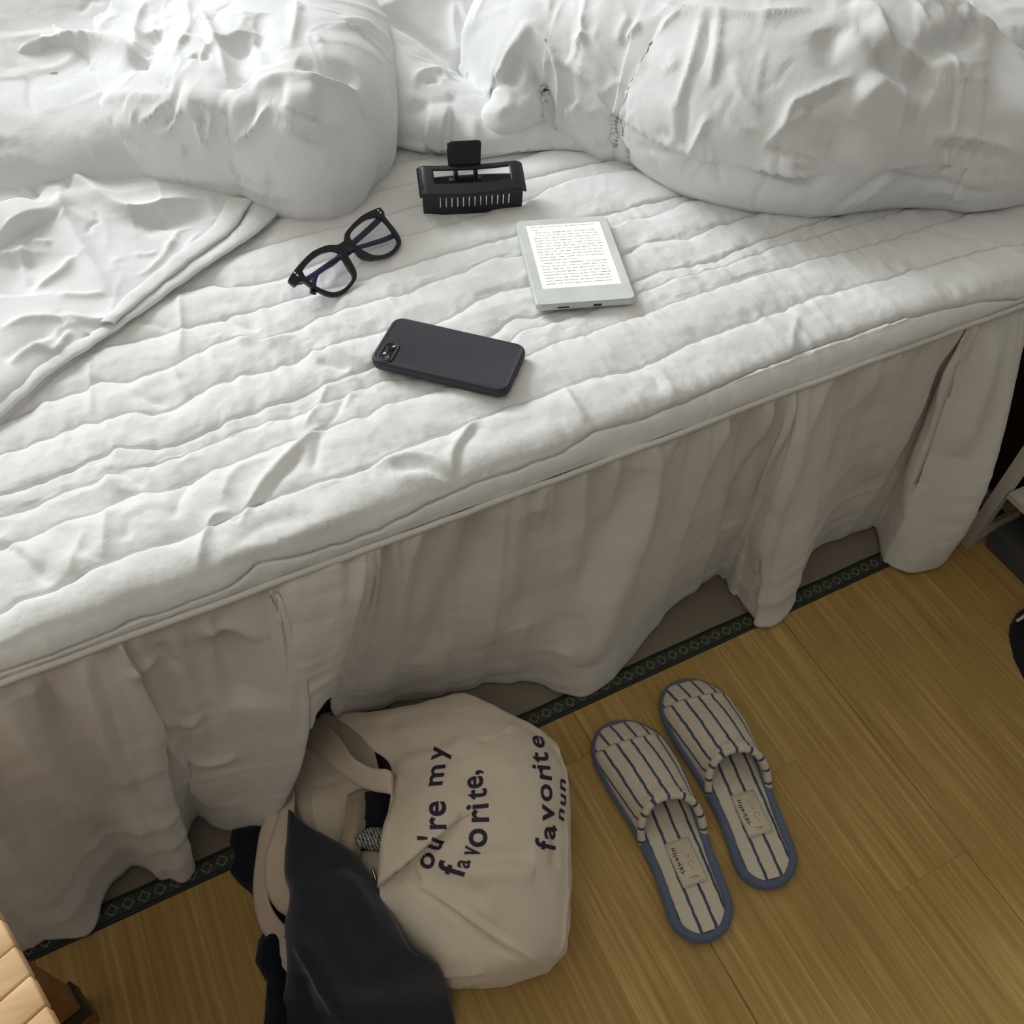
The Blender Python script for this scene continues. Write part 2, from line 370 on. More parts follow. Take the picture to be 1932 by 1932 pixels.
# floor: sub floor with separate boards laid square to the bed
floor = link('floor', box_mesh('floor', RX0, RX1, RY0, RY1, -0.03, -0.0085), M_SOLE, smooth=False, **ST)
rnd = random.Random(3)
FY = -0.0712
bw = 0.33 / 3
k0 = math.floor((-1.0 - 0.339) / bw)
cache = {}
for k in range(k0, k0 + 24):
    x0 = 0.339 + k * bw; big = (k % 3 == 0); y = FY - 0.0005
    first = True
    while y > -1.35:
        ln = rnd.choice([0.30, 0.45, 0.60]) if first else rnd.choice([0.45, 0.60])
        if first: ln -= 0.12 * (k % 3)
        first = False
        gl_ = 0.0004 if big else 0.00004; gr_ = 0.0004 if (k + 1) % 3 == 0 else 0.00004
        key = (round(ln, 3), big, (k + 1) % 3 == 0)
        if key not in cache: 
            cache[key] = box_mesh('plank', gl_, bw - gr_, -ln + 0.0001, 0, -0.008, 0.0, 0.00022, 1); cache[key].materials.append(M_FLOOR)
        o = bpy.data.objects.new('plank', cache[key]); COL.objects.link(o); o.parent = floor; o.location = (x0, y, rnd.uniform(-0.00012, 0))
        y -= ln

# tatami under the bed, its green cloth border at the near edge
tat = thing('tatami_mat', 'grey woven tatami mat with green diamond border under the bed', 'mat', (0, 0, 0))
link('mat_surface', box_mesh('mat', -1.4, 1.10, FY + 0.026, 1.7, -0.008, 0.0), M_TATAMI, tat, False)
n = 200; xs = np.linspace(-1.4, 1.10, n); ys = np.array([FY, FY + 0.0015, FY + 0.013, FY + 0.0255, FY + 0.027]); zs = np.array([-0.004, 0.0012, 0.0018, 0.0014, -0.001])
P = np.zeros((n, 5, 3)); P[..., 0] = xs[:, None]; P[..., 1] = ys; P[..., 2] = zs
P[..., 1] += (0.0006 * vnoise(xs * 30, xs * 0))[:, None]
uv = np.stack(np.broadcast_arrays(xs[:, None], np.array([0, .05, .5, .95, 1.0])[None, :]), -1)
link('border_strip', grid_mesh('border', P, uv=uv), M_BORDER, tat, label='dark green border strip with a row of pale diamonds')

# ------------------------------------------------------------------ bed
BZ = 0.43
bed = thing('bed', 'low bed with mattress hidden under the white quilted bedspread', 'bed', (0.1, 0.6, 0))
link('mattress', box_mesh('mattress', -0.95, 1.06, 0.03, 1.15, 0.22, BZ - 0.016, 0.03, 4), M_DUVET, bed)
link('bed_base', box_mesh('base', -0.94, 1.05, 0.07, 1.14, 0.07, 0.219, 0.006), M_BASE, bed)
for x in (-0.88, 0.98):
    for y in (0.14, 1.06):
        link('leg', box_mesh('leg', x - 0.03, x + 0.03, y - 0.03, y + 0.03, 0.0, 0.07, 0.004), M_DARKWOOD, bed)

spread = thing('bedspread', 'white quilted bedspread with piped edge and long gathered skirt covering the bed', 'bedspread', (0.1, 0.0, 0.4))
STITCH = dict(
c=[(400,529),(439,533),(478,528),(524,520),(600,490),(755,440),(793,432),(870,412),(1002,373),(1033,351),(1079,332),(1141,321),(1188,314)],
e=[(0,794),(78,753),(160,728),(186,710),(233,714),(320,688),(340,680),(349,672),(390,650),(439,634),(470,637),(500,635),(530,625),(562,616),(600,595),(655,576),(764,548),(811,529),(873,508),(935,483),(978,480),(1155,421),(1188,409),(1235,400),(1257,391),(1298,370)],
f=[(0,851),(52,833),(104,812),(160,790),(181,794),(230,775),(254,773),(285,779),(349,755),(388,729),(453,704),(503,695),(560,674),(590,655),(607,659),(648,638),(729,617),(800,608),(865,586),(903,558),(942,541),(991,535),(1173,474),(1214,453),(1253,446),(1302,442),(1351,419)],
g=[(0,931),(52,913),(111,892),(181,859),(220,841),(280,843),(318,838),(362,823),(440,786),(503,762),(555,749),(607,721),(646,708),(715,685),(922,630),(945,608),(968,592),(1007,592),(1191,529),(1240,503),(1300,496),(1351,485),(1412,455),(1465,436)],
h=[(0,969),(39,957),(124,921),(181,905),(207,887),(233,880),(303,869),(388,836),(491,793),(566,775),(599,755),(633,749),(672,731),(721,713),(788,703),(958,641),(986,615),(1043,603),(1201,550),(1266,522),(1351,503),(1427,474),(1465,457),(1552,436)],
i=[(0,1030),(78,998),(124,978),(181,962),(207,947),(240,930),(272,923),(300,923),(323,918),(401,882),(440,869),(503,842),(571,824),(633,796),(692,780),(723,762),(762,749),(840,726),(991,669),(1059,638),(1105,630),(1126,617),(1188,597),(1276,565),(1389,527),(1522,486),(1617,461),(1711,433)],
j=[(0,1150),(36,1132),(105,1106),(137,1092),(155,1076),(197,1061),(233,1045),(285,1027),(323,1017),(362,1004),(414,983),(461,960),(489,944),(533,929),(574,913),(610,905),(683,885),(740,853),(800,829),(865,804),(903,786),(955,762),(1015,744),(1059,729),(1110,708),(1188,695),(1240,674),(1314,637),(1427,599),(1541,554),(1673,523),(1730,501),(1844,474),(1932,455)],
k=[(0,1240),(127,1190),(235,1142),(373,1106),(481,1042),(579,1016),(636,998),(714,970),(800,931),(903,889),(968,868),(1059,835),(1123,801),(1214,775),(1314,736),(1427,690),(1541,648),(1673,603),(1844,554),(1932,535)])
DX = 0.0016
gx = np.arange(-0.34, 1.085, DX)
GS = 0.0013
gy = np.arange(-0.001, 0.60, GS)
lines = []
for n_, y0 in (('k', .016), ('j', .062), ('i', .122), ('h', .152), ('g', .184), ('f', .232), ('e', .285)):
    w = np.array([at(*p, 0.434 if n_ != 'k' else 0.424) for p in STITCH[n_]]); o_ = np.argsort(w[:, 0]); w = w[o_]
    yy = np.interp(gx, w[:, 0], w[:, 1], left=w[0, 1], right=w[-1, 1])
    kk = np.exp(-np.linspace(-3, 3, 9) ** 2 / 2); kk /= kk.sum(); yy = np.convolve(np.pad(yy, 4, mode='edge'), kk, 'valid')
    lines.append(yy + 0.0007 * vnoise(gx * 75, gx * 0 + y0 * 900) + 0.0004 * vnoise(gx * 160, gx * 0 + y0 * 500))
lines.append(0.328 + 0.004 * vnoise(gx * 9, gx * 0 + 3) + 0.0006 * vnoise(gx * 80, gx * 0))
w = np.array([at(*p, 0.434) for p in STITCH['c']]); lines.append(np.interp(gx, w[:, 0], w[:, 1]))
for q in (0.435, 0.485, 0.535, 0.585, 0.635): lines.append(q + 0.004 * vnoise(gx * 8, gx * 0 + q * 50) + 0.0006 * vnoise(gx * 80, gx * 0 + q * 9))
lines = np.sort(np.array([np.full(len(gx), -0.001)] + lines), axis=0)      # (nl, nx)
for a in range(1, len(lines)): lines[a] = np.maximum(lines[a], lines[a - 1] + 0.006)
yr = []; TT = []
for a in range(len(lines) - 1):
    kk = np.arange(26) / 26; tq = 0.12 * kk + 0.88 * (0.5 - 0.5 * np.cos(np.pi * kk)); yr.append(lines[a][:, None] + (lines[a + 1] - lines[a])[:, None] * tq[None, :])
yr.append(lines[-1][:, None]); Y = np.concatenate(yr, 1); X = np.repeat(gx[:, None], Y.shape[1], 1)
H = np.zeros_like(X); near = np.full_like(X, 9.0)
# long warp so the whole top undulates softly
for a in range(len(lines) - 1):
    lo = lines[a][:, None]; hi = lines[a + 1][:, None]; m = (Y >= lo) & (Y < hi)
    gap = np.maximum(hi - lo, 1e-4); t = (Y - lo) / gap
    amp = 0.0070 * np.clip(gap / 0.05, 0.2, 1.3) ** 0.8
    prof = (np.clip(4 * t * (1 - t), 0, 1)) ** 0.38 * (1 + 0.35 * (t - 0.5))
    H = np.where(m, amp * prof, H)
    near = np.minimum(near, np.minimum(abs(Y - lo), abs(Y - hi)))
flat = np.clip((Y - 0.30) / 0.15, 0, 1)
# puckers running away from each stitch line
pk = vnoise(X * 74 + 1.5 * vnoise(X * 9, Y * 9), np.floor((Y) / 0.05) * 3.3 + Y * 9, 2) + 0.6 * vnoise(X * 120, Y * 22, 4)
H += 0.0027 * pk * np.exp(-near / 0.011) * (1 - 0.6 * flat) * (near / (near + 0.0012))
H -= 0.0052 * np.exp(-(near / 0.0008) ** 2)
H += 0.0016 * fbm(X * 12 + 3, Y * 18, 3, 5) * (1 - 0.4 * flat) + 0.0008 * ridged(X * 26 + 2 * vnoise(X * 7, Y * 7), Y * 26, 3, 9) * (1 - 0.5 * flat)
H *= np.where(Y < 0.02, 0.75, 1)
H += 0.004 * fbm(X * 4, Y * 5, 2, 21)
# base profile: flat top that rolls over the mattress edge to the piping
r = 0.034; Zb = np.full_like(X, BZ - 0.004); Yb = Y.copy()
s = np.clip((r - Y) / (r + 0.001), 0, 1)           # 0 at y=r, 1 at the edge
ang = s * math.pi / 2 * 0.93
Yb = np.where(Y < r, r - r * np.sin(ang), Y); Zb = np.where(Y < r, BZ - 0.004 - r * 1.02 * (1 - np.cos(ang)), Zb)
B = np.stack([X, Yb, Zb], -1)
D = H.copy() * np.clip((Y + 0.001) / 0.006, 0, 1)
SQ = [('ridge', .0065, .0055, [(456,1002),(478,955),(520,900),(570,850),(612,808),(640,798)]), ('ridge', -.005, .006, [(478,975),(500,945),(545,900),(580,860)]),
('ridge', -.005, .006, [(592,900),(600,860),(608,820)]), ('ridge', .005, .0045, [(375,1085),(384,1040),(402,988),(440,972)]), ('ridge', .004, .008, [(405,1078),(450,1042),(520,1032),(600,990),(690,966)]),
('ridge', -.004, .007, [(430,1050),(500,1000),(600,975)]),
('ridge', -.006, .008, [(0,1035),(40,1050),(75,1090),(105,1112)]), ('ridge', .005, .007, [(0,1020),(45,1045),(90,1080)]), ('ridge', -.004, .004, [(207,887),(240,905),(272,926)]), ('ridge', .004, .006, [(190,880),(220,925),(262,935)]),
('ridge', .006, .006, [(853,905),(858,862),(885,815),(906,793)]), ('ridge', -.005, .006, [(862,905),(875,850),(905,812)]), ('ridge', .005, .006, [(850,905),(815,875),(760,872),(700,890)]), ('ridge', .004, .006, [(848,918),(800,905),(740,915)]), ('ridge', -.004, .006, [(848,912),(805,890),(740,892)]),
('ridge', .004, .005, [(620,733),(602,770),(575,818)]), ('ridge', -.004, .005, [(652,752),(632,795),(596,822)]), ('ridge', .003, .004, [(668,742),(650,780)]),
('ridge', -.005, .005, [(418,602),(452,620),(492,632)]), ('ridge', .005, .008, [(425,640),(500,655),(560,640)]), ('ridge', .006, .009, [(595,660),(640,675),(700,700)]), ('ridge', -.005, .006, [(600,690),(640,700),(660,705)]),
('ridge', .004, .007, [(420,960),(450,900),(520,870)]), ('ridge', -.004, .006, [(330,990),(350,930),(380,900)]), ('ridge', .004, .006, [(200,1060),(205,1000),(210,960)]), ('ridge', -.003, .006, [(240,1030),(250,980)]),
('ridge', .004, .006, [(136,1092),(150,1050),(170,1010)]), ('ridge', -.004, .007, [(110,1000),(150,1040),(170,1060)]), ('ridge', .004, .006, [(330,700),(345,740),(380,760)]), ('ridge', -.003, .005, [(255,745),(275,760),(320,772)]),
('ridge', .003, .004, [(172,690),(174,730),(180,790)]), ('ridge', .003, .004, [(340,560),(344,620),(343,680)]), ('ridge', -.003, .005, [(260,610),(300,622),(320,628)]), ('ridge', .003, .006, [(1210,690),(1250,720),(1268,755)]), ('ridge', .004, .005, [(1060,735),(1080,770),(1105,800)]),
('ridge', .003, .005, [(1500,600),(1494,640),(1490,670)]), ('ridge', -.003, .006, [(1200,700),(1230,715),(1245,750)]), ('ridge', .003, .008, [(1820,455),(1860,470),(1925,500)]), ('ridge', -.003, .008, [(1760,440),(1820,460),(1860,462)])]
strokes(B, D, SQ)
rs = np.random.RandomState(11); Bf = B.reshape(-1, 3)
for _ in range(300):                                            # many small random creases
    cx_, cy_ = rs.uniform(-0.3, 1.05), rs.uniform(0.0, 0.42); a = rs.normal(1.2, 0.7); L = rs.uniform(0.01, 0.035); c2 = rs.normal(0, 0.25)
    p0 = np.array([cx_ - L / 2 * math.cos(a), cy_ - L / 2 * math.sin(a), BZ]); p1 = np.array([cx_, cy_, BZ]) + c2 * L * 0.5 * np.array([-math.sin(a), math.cos(a), 0]); p2 = np.array([cx_ + L / 2 * math.cos(a), cy_ + L / 2 * math.sin(a), BZ])
    k_ = 1.0 if cy_ < 0.25 else 0.5
    stroke3(Bf, D, [p0, p1, p2], 'ridge', rs.choice([-1, 1]) * rs.uniform(0.0010, 0.0032) * k_, rs.uniform(0.0018, 0.0045))
N = normals(B); N *= np.sign(N[..., 2:3] + 1e-9)
N[..., 0] *= 1; 
Q = B + N * D[..., None]
link('quilted_top', grid_mesh('quilt', Q), M_QUILT, spread)
# simple remainder of the top out of sight to the left and behind
P = patch([[(-0.96, 0.0, 0.395), (-0.65, 0.0, 0.395), (-0.338, 0.0, 0.395)], [(-0.96, 0.03, 0.425), (-0.65, 0.03, 0.43), (-0.338, 0.03, 0.43)], [(-0.96, 0.35, 0.43), (-0.65, 0.35, 0.43), (-0.338, 0.35, 0.43)], [(-0.96, 0.6, 0.43), (-0.65, 0.6, 0.43), (-0.338, 0.6, 0.43)]], 12, 12)
link('quilted_edge', grid_mesh('quilt_edge', P, flip=True), M_QUILT, spread)
xs = np.linspace(-0.95, 1.07, 260)
pts = np.stack([xs, -0.0030 + 0.0006 * vnoise(xs * 20, xs * 0), 0.3945 + 0.002 * vnoise(xs * 3, xs * 0 + 5) + 0.0006 * vnoise(xs * 40, xs * 0)], 1)
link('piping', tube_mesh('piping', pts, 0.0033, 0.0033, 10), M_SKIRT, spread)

# gathered skirt, two panels that overlap behind the tote bag
def skirt_panel(cols, name, nv=110, seed=0):
    """cols: (top x, mid (x,y,z) or None, bottom (x,y,z))"""
    tops = np.array([[c[0], -0.001, 0.394] for c in cols]); bots = np.array([c[2] for c in cols], float)
    mids = np.array([c[1] if c[1] is not None else [c[0] * 0.55 + c[2][0] * 0.45, c[2][1] * 0.40 - 0.010, 0.195] for c in cols], float)
    n = len(cols); arc = np.concatenate([[0], np.cumsum(np.linalg.norm(np.diff(bots, axis=0), axis=1) * 0.6 + np.abs(np.diff(tops[:, 0])) * 0.4 + 1e-4)])
    nu = int(arc[-1] / 0.0024); u = np.linspace(0, arc[-1], nu)
    def ip(A):
        A2 = catmull_nonuni(A, arc, u); return A2
    T, Mi, Bo = ip(tops), ip(mids), ip(bots)
    v = np.linspace(0, 1, nv)[None, :, None]
    P = T[:, None] * ((1 - v) * (1 - 2 * v)) + Mi[:, None] * (4 * v * (1 - v)) + Bo[:, None] * (v * (2 * v - 1))
    U = np.broadcast_to(u[:, None], P.shape[:2]); Vv = np.broadcast_to(v[..., 0], P.shape[:2])
    g = np.exp(-Vv / 0.16)
    D = 0.0042 * g * (vnoise(U * 55 + seed, Vv * 1.0, 3) + 0.5 * vnoise(U * 110 + seed, Vv * 2, 4)) * np.clip(Vv / 0.02, 0, 1)
    D += 0.0050 * np.clip(Vv / 0.15, 0, 1) * vnoise(U * 22 + seed + 1.0 * Vv, Vv * 1.2, 5) * np.exp(-Vv / 0.7)
    def saw(x, k=0.78): f = x - np.floor(x); return np.where(f < k, f / k, (1 - f) / (1 - k)) * 2 - 1
    ph1 = U * 13.5 + seed + 1.3 * vnoise(U * 5 + seed, Vv * 0.7, 6) + 0.35 * Vv; ph2 = U * 27 + 0.9 * vnoise(U * 9 + seed, Vv * 1.1, 9)
    D += 0.0062 * np.clip(Vv / 0.06, 0, 1) * np.exp(-Vv / 1.3) * saw(ph1) * (0.75 + 0.5 * vnoise(U * 6, Vv * 0.5, 12))
    D += 0.0028 * np.clip(Vv / 0.02, 0, 1) * np.exp(-Vv / 0.30) * saw(ph2, 0.7)
    D += 0.0010 * fbm(U * 10, Vv * 5, 4, 8) + 0.0012 * ridged(U * 5 + Vv * 1.5, Vv * 9 + U * 4, 3, 11) * Vv
    N = normals(P); N *= np.where(N[..., 1:2] > 0, -1, 1)
    return P, N, D
def catmull_nonuni(A, s, u):
    out = np.zeros((len(u), A.shape[1])); m = np.gradient(A, s, axis=0)
    for i in range(1, len(s) - 1):                   # limit tangents for a calm curve
        pass
    k = np.clip(np.searchsorted(s, u, side='right') - 1, 0, len(s) - 2); h = (s[k + 1] - s[k])[:, None]; t = ((u - s[k])[:, None]) / h
    return (2 * t ** 3 - 3 * t ** 2 + 1) * A[k] + (t ** 3 - 2 * t ** 2 + t) * h * m[k] + (-2 * t ** 3 + 3 * t ** 2) * A[k + 1] + (t ** 3 - t ** 2) * h * m[k + 1]
HL = [(40,1795),(110,1772),(165,1755),(183,1740),(192,1700),(212,1660),(240,1640),(275,1640),(310,1657),(350,1660),(362,1630),(350,1575),(370,1534),(398,1558),(430,1566),(475,1567),(493,1574)]
cols = []
for x in np.arange(-0.95, -0.36, 0.045): cols.append((x, None, (x, -0.055 + 0.035 * math.sin(x * 38), 0.006)))
wl = [at(*p, 0.008) for p in HL]
tx0, tx1 = -0.345, 0.012
acc = np.linspace(0, 1, len(wl))
for i, w in enumerate(wl):
    tx = tx0 + (tx1 - tx0) * ((w[0] - wl[0][0]) / (wl[-1][0] - wl[0][0]) * 0.7 + acc[i] * 0.3)
    cols.append((tx, None, (w[0], w[1], 0.006)))
tip = atY(556, 1385, -0.052)
cols[-1] = (0.020, (0.012, -0.045, 0.20), cols[-1][2])
cols.append((0.034, tuple(atY(546, 1320, -0.04)), tuple(atY(520, 1500, -0.035))))
cols.append((0.045, tuple(atY(505, 1215, -0.012)), tuple(atY(560, 1392, -0.03))))
P, N, D = skirt_panel(cols, 'l', seed=1)
SKL = [('ridge', .010, .014, [(0,1320),(60,1400),(120,1480),(200,1560)]), ('soft', -.012, .022, [(60,1300),(130,1400),(200,1480),(260,1560)]), ('ridge', .010, .012, [(205,1230),(240,1300),(290,1380),(350,1450),(400,1530)]),
 ('ridge', .006, .006, [(285,1342),(320,1358),(350,1360),(390,1345)]), ('ridge', .006, .006, [(240,1255),(262,1265),(300,1240)]), ('ridge', .006, .008, [(370,1180),(400,1192),(440,1185),(500,1210)]), ('ridge', -.004, .005, [(300,1215),(330,1255),(345,1258)]),
 ('soft', -.010, .018, [(400,1200),(450,1260),(470,1330)]), ('ridge', .005, .006, [(330,1430),(400,1440),(450,1420)])]
strokes(P, D, SKL)
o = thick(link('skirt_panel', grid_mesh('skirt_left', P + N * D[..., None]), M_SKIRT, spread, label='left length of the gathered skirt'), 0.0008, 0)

HR = [(600,1352),(650,1350),(760,1325),(830,1308),(880,1300),(905,1288),(960,1284),(1020,1287),(1060,1304),(1100,1313),(1140,1290),(1180,1252),(1220,1198),(1250,1165),(1290,1125),(1330,1100),(1358,1082),(1385,1118),(1410,1150),(1430,1178),(1450,1184),(1478,1165),(1495,1130),(1510,1085),(1530,1040),(1560,1020),(1600,1010),(1640,997),(1650,992),(1660,1030),(1672,1060),(1705,1077),(1745,1076),(1780,1060)]
wr = [at(*p, 0.008) for p in HR]
cols = [(0.040, tuple(atY(514, 1201, -0.010)), tuple(atY(574, 1358, -0.035))), (0.055, tuple(atY(548, 1215, -0.026)), tuple(atY(581, 1372, -0.042))),
        (0.085, tuple(atY(620, 1200, -0.030)), tuple(atY(598, 1345, -0.036))), (0.118, tuple(atY(668, 1165, -0.022)), tuple(atY(618, 1315, -0.010))), (0.128, tuple(atY(690, 1200, 0.0)), tuple(atY(635, 1345, 0.025)))]
n0 = 4
for i, w in enumerate(wr[2:], 2):
    f = (w[0] - wr[2][0]) / (wr[-1][0] - wr[2][0]); tx = 0.165 + (0.955 - 0.165) * (f * 0.65 + 0.35 * (i - 2) / (len(wr) - 3))
    cols.append((tx, None, (w[0], w[1], 0.006)))
cols[-1] = (0.965, (0.945, -0.088, 0.19), cols[-1][2])
cols[-2] = (0.94, (0.915, -0.070, 0.19), cols[-2][2])
cols.append((0.985, (0.975, -0.05, 0.19), (0.962, -0.075, 0.006)))
cols.append((1.01, (1.0, 0.01, 0.2), (0.985, 0.0, 0.006)))
P, N, D = skirt_panel(cols, 'r', seed=4)
SKR = [('soft', .012, .022, [(1280,830),(1230,950),(1160,1100),(1110,1260)]), ('soft', -.012, .022, [(1200,880),(1150,1000),(1090,1120),(1060,1230)]), ('ridge', .006, .008, [(1165,870),(1160,930),(1150,1000)]), ('ridge', .005, .007, [(900,990),(905,940),(935,905)]),
 ('soft', .010, .020, [(980,940),(960,1050),(930,1150),(920,1220)]), ('soft', -.012, .018, [(900,960),(880,1060),(840,1150),(800,1250)]), ('soft', -.012, .020, [(1010,960),(1000,1080),(990,1180)]), ('ridge', .006, .008, [(690,1060),(672,1130),(650,1210),(612,1300)]),
 ('soft', .010, .018, [(1500,740),(1480,860),(1450,980),(1420,1080)]), ('soft', -.012, .016, [(1420,780),(1390,900),(1370,1000)]), ('soft', -.012, .016, [(1600,700),(1590,820),(1560,930)]), ('soft', .010, .016, [(1700,680),(1660,800),(1650,900)]), ('soft', -.010, .018, [(1800,640),(1770,760),(1740,860),(1700,960)]), ('soft', .010, .016, [(1880,620),(1850,740),(1800,860)])]
strokes(P, D, SKR)
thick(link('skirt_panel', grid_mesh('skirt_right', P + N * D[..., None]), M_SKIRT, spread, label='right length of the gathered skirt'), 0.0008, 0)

# ------------------------------------------------------------------ duvet
duvet = thing('duvet', 'rumpled white cotton duvet pushed back across the far side of the bed', 'duvet', (0.3, 0.6, 0.43))
def poly_dist(X, Y, poly):
    poly = np.asarray(poly); d = np.full(X.shape, 9.0); ins = np.zeros(X.shape, bool); n = len(poly); NX = X.copy(); NY = Y.copy()
    for i in range(n):
        a = poly[i]; b = poly[(i + 1) % n]; ab = b - a; L2 = ab @ ab + 1e-12
        t = np.clip(((X - a[0]) * ab[0] + (Y - a[1]) * ab[1]) / L2, 0, 1)
        qx = a[0] + t * ab[0]; qy = a[1] + t * ab[1]; dd = np.hypot(X - qx, Y - qy); m = dd < d; d = np.where(m, dd, d); NX = np.where(m, qx, NX); NY = np.where(m, qy, NY)
        c = ((a[1] > Y) != (b[1] > Y)) & (X < (b[0] - a[0]) * (Y - a[1]) / (b[1] - a[1] + 1e-12) + a[0]); ins ^= c
    return d, ins, NX, NY
def smooth_loop(pts, n):
    return catmull(pts, n)
def lobe(name, poly, hfun, w, S, step=0.0026, seed=0, nz=1.0, p=2.0, z0=BZ - 0.004, lift=0.0, bulge=False, nrand=0, **props):
    poly = np.asarray(poly)[:, :2]; lo = poly.min(0) - 0.004; hi = poly.max(0) + 0.004
    gx = np.arange(lo[0], hi[0], step); gy = np.arange(lo[1], hi[1], step); X, Y = np.meshgrid(gx, gy, indexing='ij')
    d, ins, NX, NY = poly_dist(X, Y, poly)
    sd = np.where(ins, d, 0); rimv = (~ins) & (d < step * 1.3); X = np.where(rimv, NX, X); Y = np.where(rimv, NY, Y)
    # pull outside vertices next to the rim onto it
    wv = w(X, Y) if callable(w) else w
    t = np.clip(sd / wv, 0, 1); prof = (1 - (1 - t) ** p) ** (1 / p)
    Hh = hfun(X, Y)
    Z = z0 + lift + Hh * prof
    if bulge:
        th0 = math.radians(38); th = -th0 + (math.pi / 2 + th0) * t; hin = wv * (math.cos(th0) - np.cos(th)) / math.cos(th0)
        zz_ = (np.sin(th) + math.sin(th0)) / (1 + math.sin(th0)); ux = (X - NX) / np.maximum(d, 1e-6); uy = (Y - NY) / np.maximum(d, 1e-6)
        inb = ins & (sd < wv); dx_ = np.where(inb, NX + ux * hin - X, 0.0); dy_ = np.where(inb, NY + uy * hin - Y, 0.0); zf = np.where(inb, zz_, 1.0)
        def blur(A, Mk, n=2, r=4):
            Wt = Mk.astype(float); A = A * Wt; W0 = Wt.copy()
            for _ in range(n):
                for ax in (0, 1):
                    for nm in (0, 1):
                        src = A if nm == 0 else Wt; c = np.cumsum(np.insert(src, 0, 0, axis=ax), axis=ax); m_ = src.shape[ax]; ix = np.arange(m_)
                        hi_ = np.minimum(ix + r + 1, m_); lo_ = np.maximum(ix - r, 0); out = np.take(c, hi_, axis=ax) - np.take(c, lo_, axis=ax)
                        if nm == 0: A = out
                        else: Wt = out
                A = A * W0; Wt = Wt * W0
            return A / np.maximum(Wt, 1e-9)
        k_in = sm(np.clip(sd / 0.012, 0, 1)) ; bx_, by_, bz_ = blur(dx_, ins), blur(dy_, ins), blur(zf, ins)
        dx_ = dx_ * (1 - k_in) + bx_ * k_in; dy_ = dy_ * (1 - k_in) + by_ * k_in; zf = zf * (1 - k_in) + bz_ * k_in
        X = np.where(ins, X + dx_, X); Y = np.where(ins, Y + dy_, Y); Z = z0 + lift + Hh * zf
    P = np.stack([X, Y, Z], -1)
    mask = ins | rimv
    P[..., 2] = np.where(ins, P[..., 2], z0 - 0.002)
    XX, YY = X, Y
    zz = P[..., 2] - z0; gxx = np.gradient(zz, axis=0) / step; gyy = np.gradient(zz, axis=1) / step
    X = XX + 0.35 * zz; Y = YY + 0.8 * zz
    D = (0.0028 * fbm(X * 5 + 1.6 * vnoise(X * 4, Y * 4, seed), Y * 6, 2, seed + 2) + 0.0009 * fbm(X * 22, Y * 22, 2, seed + 5) + 0.0011 * np.maximum(ridged(X * 10 + 2 * vnoise(X * 7, Y * 7, 3), Y * 12 + 1.5 * vnoise(X * 5, Y * 5, 9), 2, seed + 8) - 0.6, 0) * 2.2) * nz
    X, Y = XX, YY
    D *= np.clip(sd / 0.012, 0, 1)
    Nn = normals(P); Nn *= np.where(Nn[..., 2:3] < 0, -1, 1)
    S = [(k_, a_ * 0.85, w_ * 0.8, p_) if k_ == 'ridge' else (k_, a_, w_, p_) for k_, a_, w_, p_ in S]
    strokes(P, D, S)
    rs_ = np.random.RandomState(seed); vi = np.argwhere(ins & (sd > 0.01))
    for _ in range(nrand):
        i_, j_ = vi[rs_.randint(len(vi))]; a_ = rs_.normal(1.2, 0.6); L_ = rs_.randint(5, 20); pp = []
        for q in (-1, -0.3, 0.35, 1):
            ii = int(i_ + L_ * q * math.cos(a_) + rs_.normal(0, 1.2)); jj = int(j_ + L_ * q * math.sin(a_) + rs_.normal(0, 1.2))
            if 0 <= ii < P.shape[0] and 0 <= jj < P.shape[1] and ins[ii, jj]: pp.append(P[ii, jj])
        if len(pp) > 2: stroke3(P.reshape(-1, 3), D, pp, 'ridge', rs_.choice([1, 1, -1]) * rs_.uniform(0.0010, 0.0034), rs_.uniform(0.0022, 0.0048))
    D *= np.clip(sd / 0.005, 0, 1)
    Q = P + Nn * D[..., None]
    return link(name, grid_mesh(name, Q, mask), M_DUVET, duvet, **props), Q
def bl(x, a, b): return np.clip((x - a) / (b - a), 0, 1)
def sm(t): return t * t * (3 - 2 * t)

# middle and back layer
front = [at(x, y, BZ)[:2] for x, y in [(700,262),(740,273),(800,284),(850,291),(905,296),(960,285),(1040,275),(1120,280)]]
poly = [(-0.36, 0.66), (0.10, 0.60), (0.30, 0.585)] + [tuple(p) for p in front] + [(0.85, 0.42), (1.05, 0.31), (1.20, 0.33), (1.45, 0.30), (1.56, 0.45), (1.52, 1.12), (-0.36, 1.12)]
SM = [('soft', -.010, .012, [(725,30),(760,45),(800,70),(840,95),(872,120)]), ('ridge', .008, .008, [(858,0),(857,40),(860,80),(872,108)]), ('ridge', .008, .008, [(866,0),(885,40),(905,60),(928,76)]), ('soft', -.020, .018, [(882,122)]), ('ridge', .008, .007, [(786,165),(785,148),(800,134),(825,131),(845,142),(866,150)]),
 ('ridge', -.008, .007, [(800,152),(815,146),(832,152)]), ('ridge', -.006, .012, [(742,212),(800,197),(850,185),(868,170)]), ('ridge', .006, .010, [(745,178),(770,180),(790,182)]), ('ridge', .006, .010, [(1060,0),(1045,15),(1030,25)]), ('soft', .02, .03, [(800,235),(850,240)]), ('ridge', .006, .008, [(895,215),(897,240),(893,285)]),
 ('soft', .015, .03, [(960,20),(900,0)])]
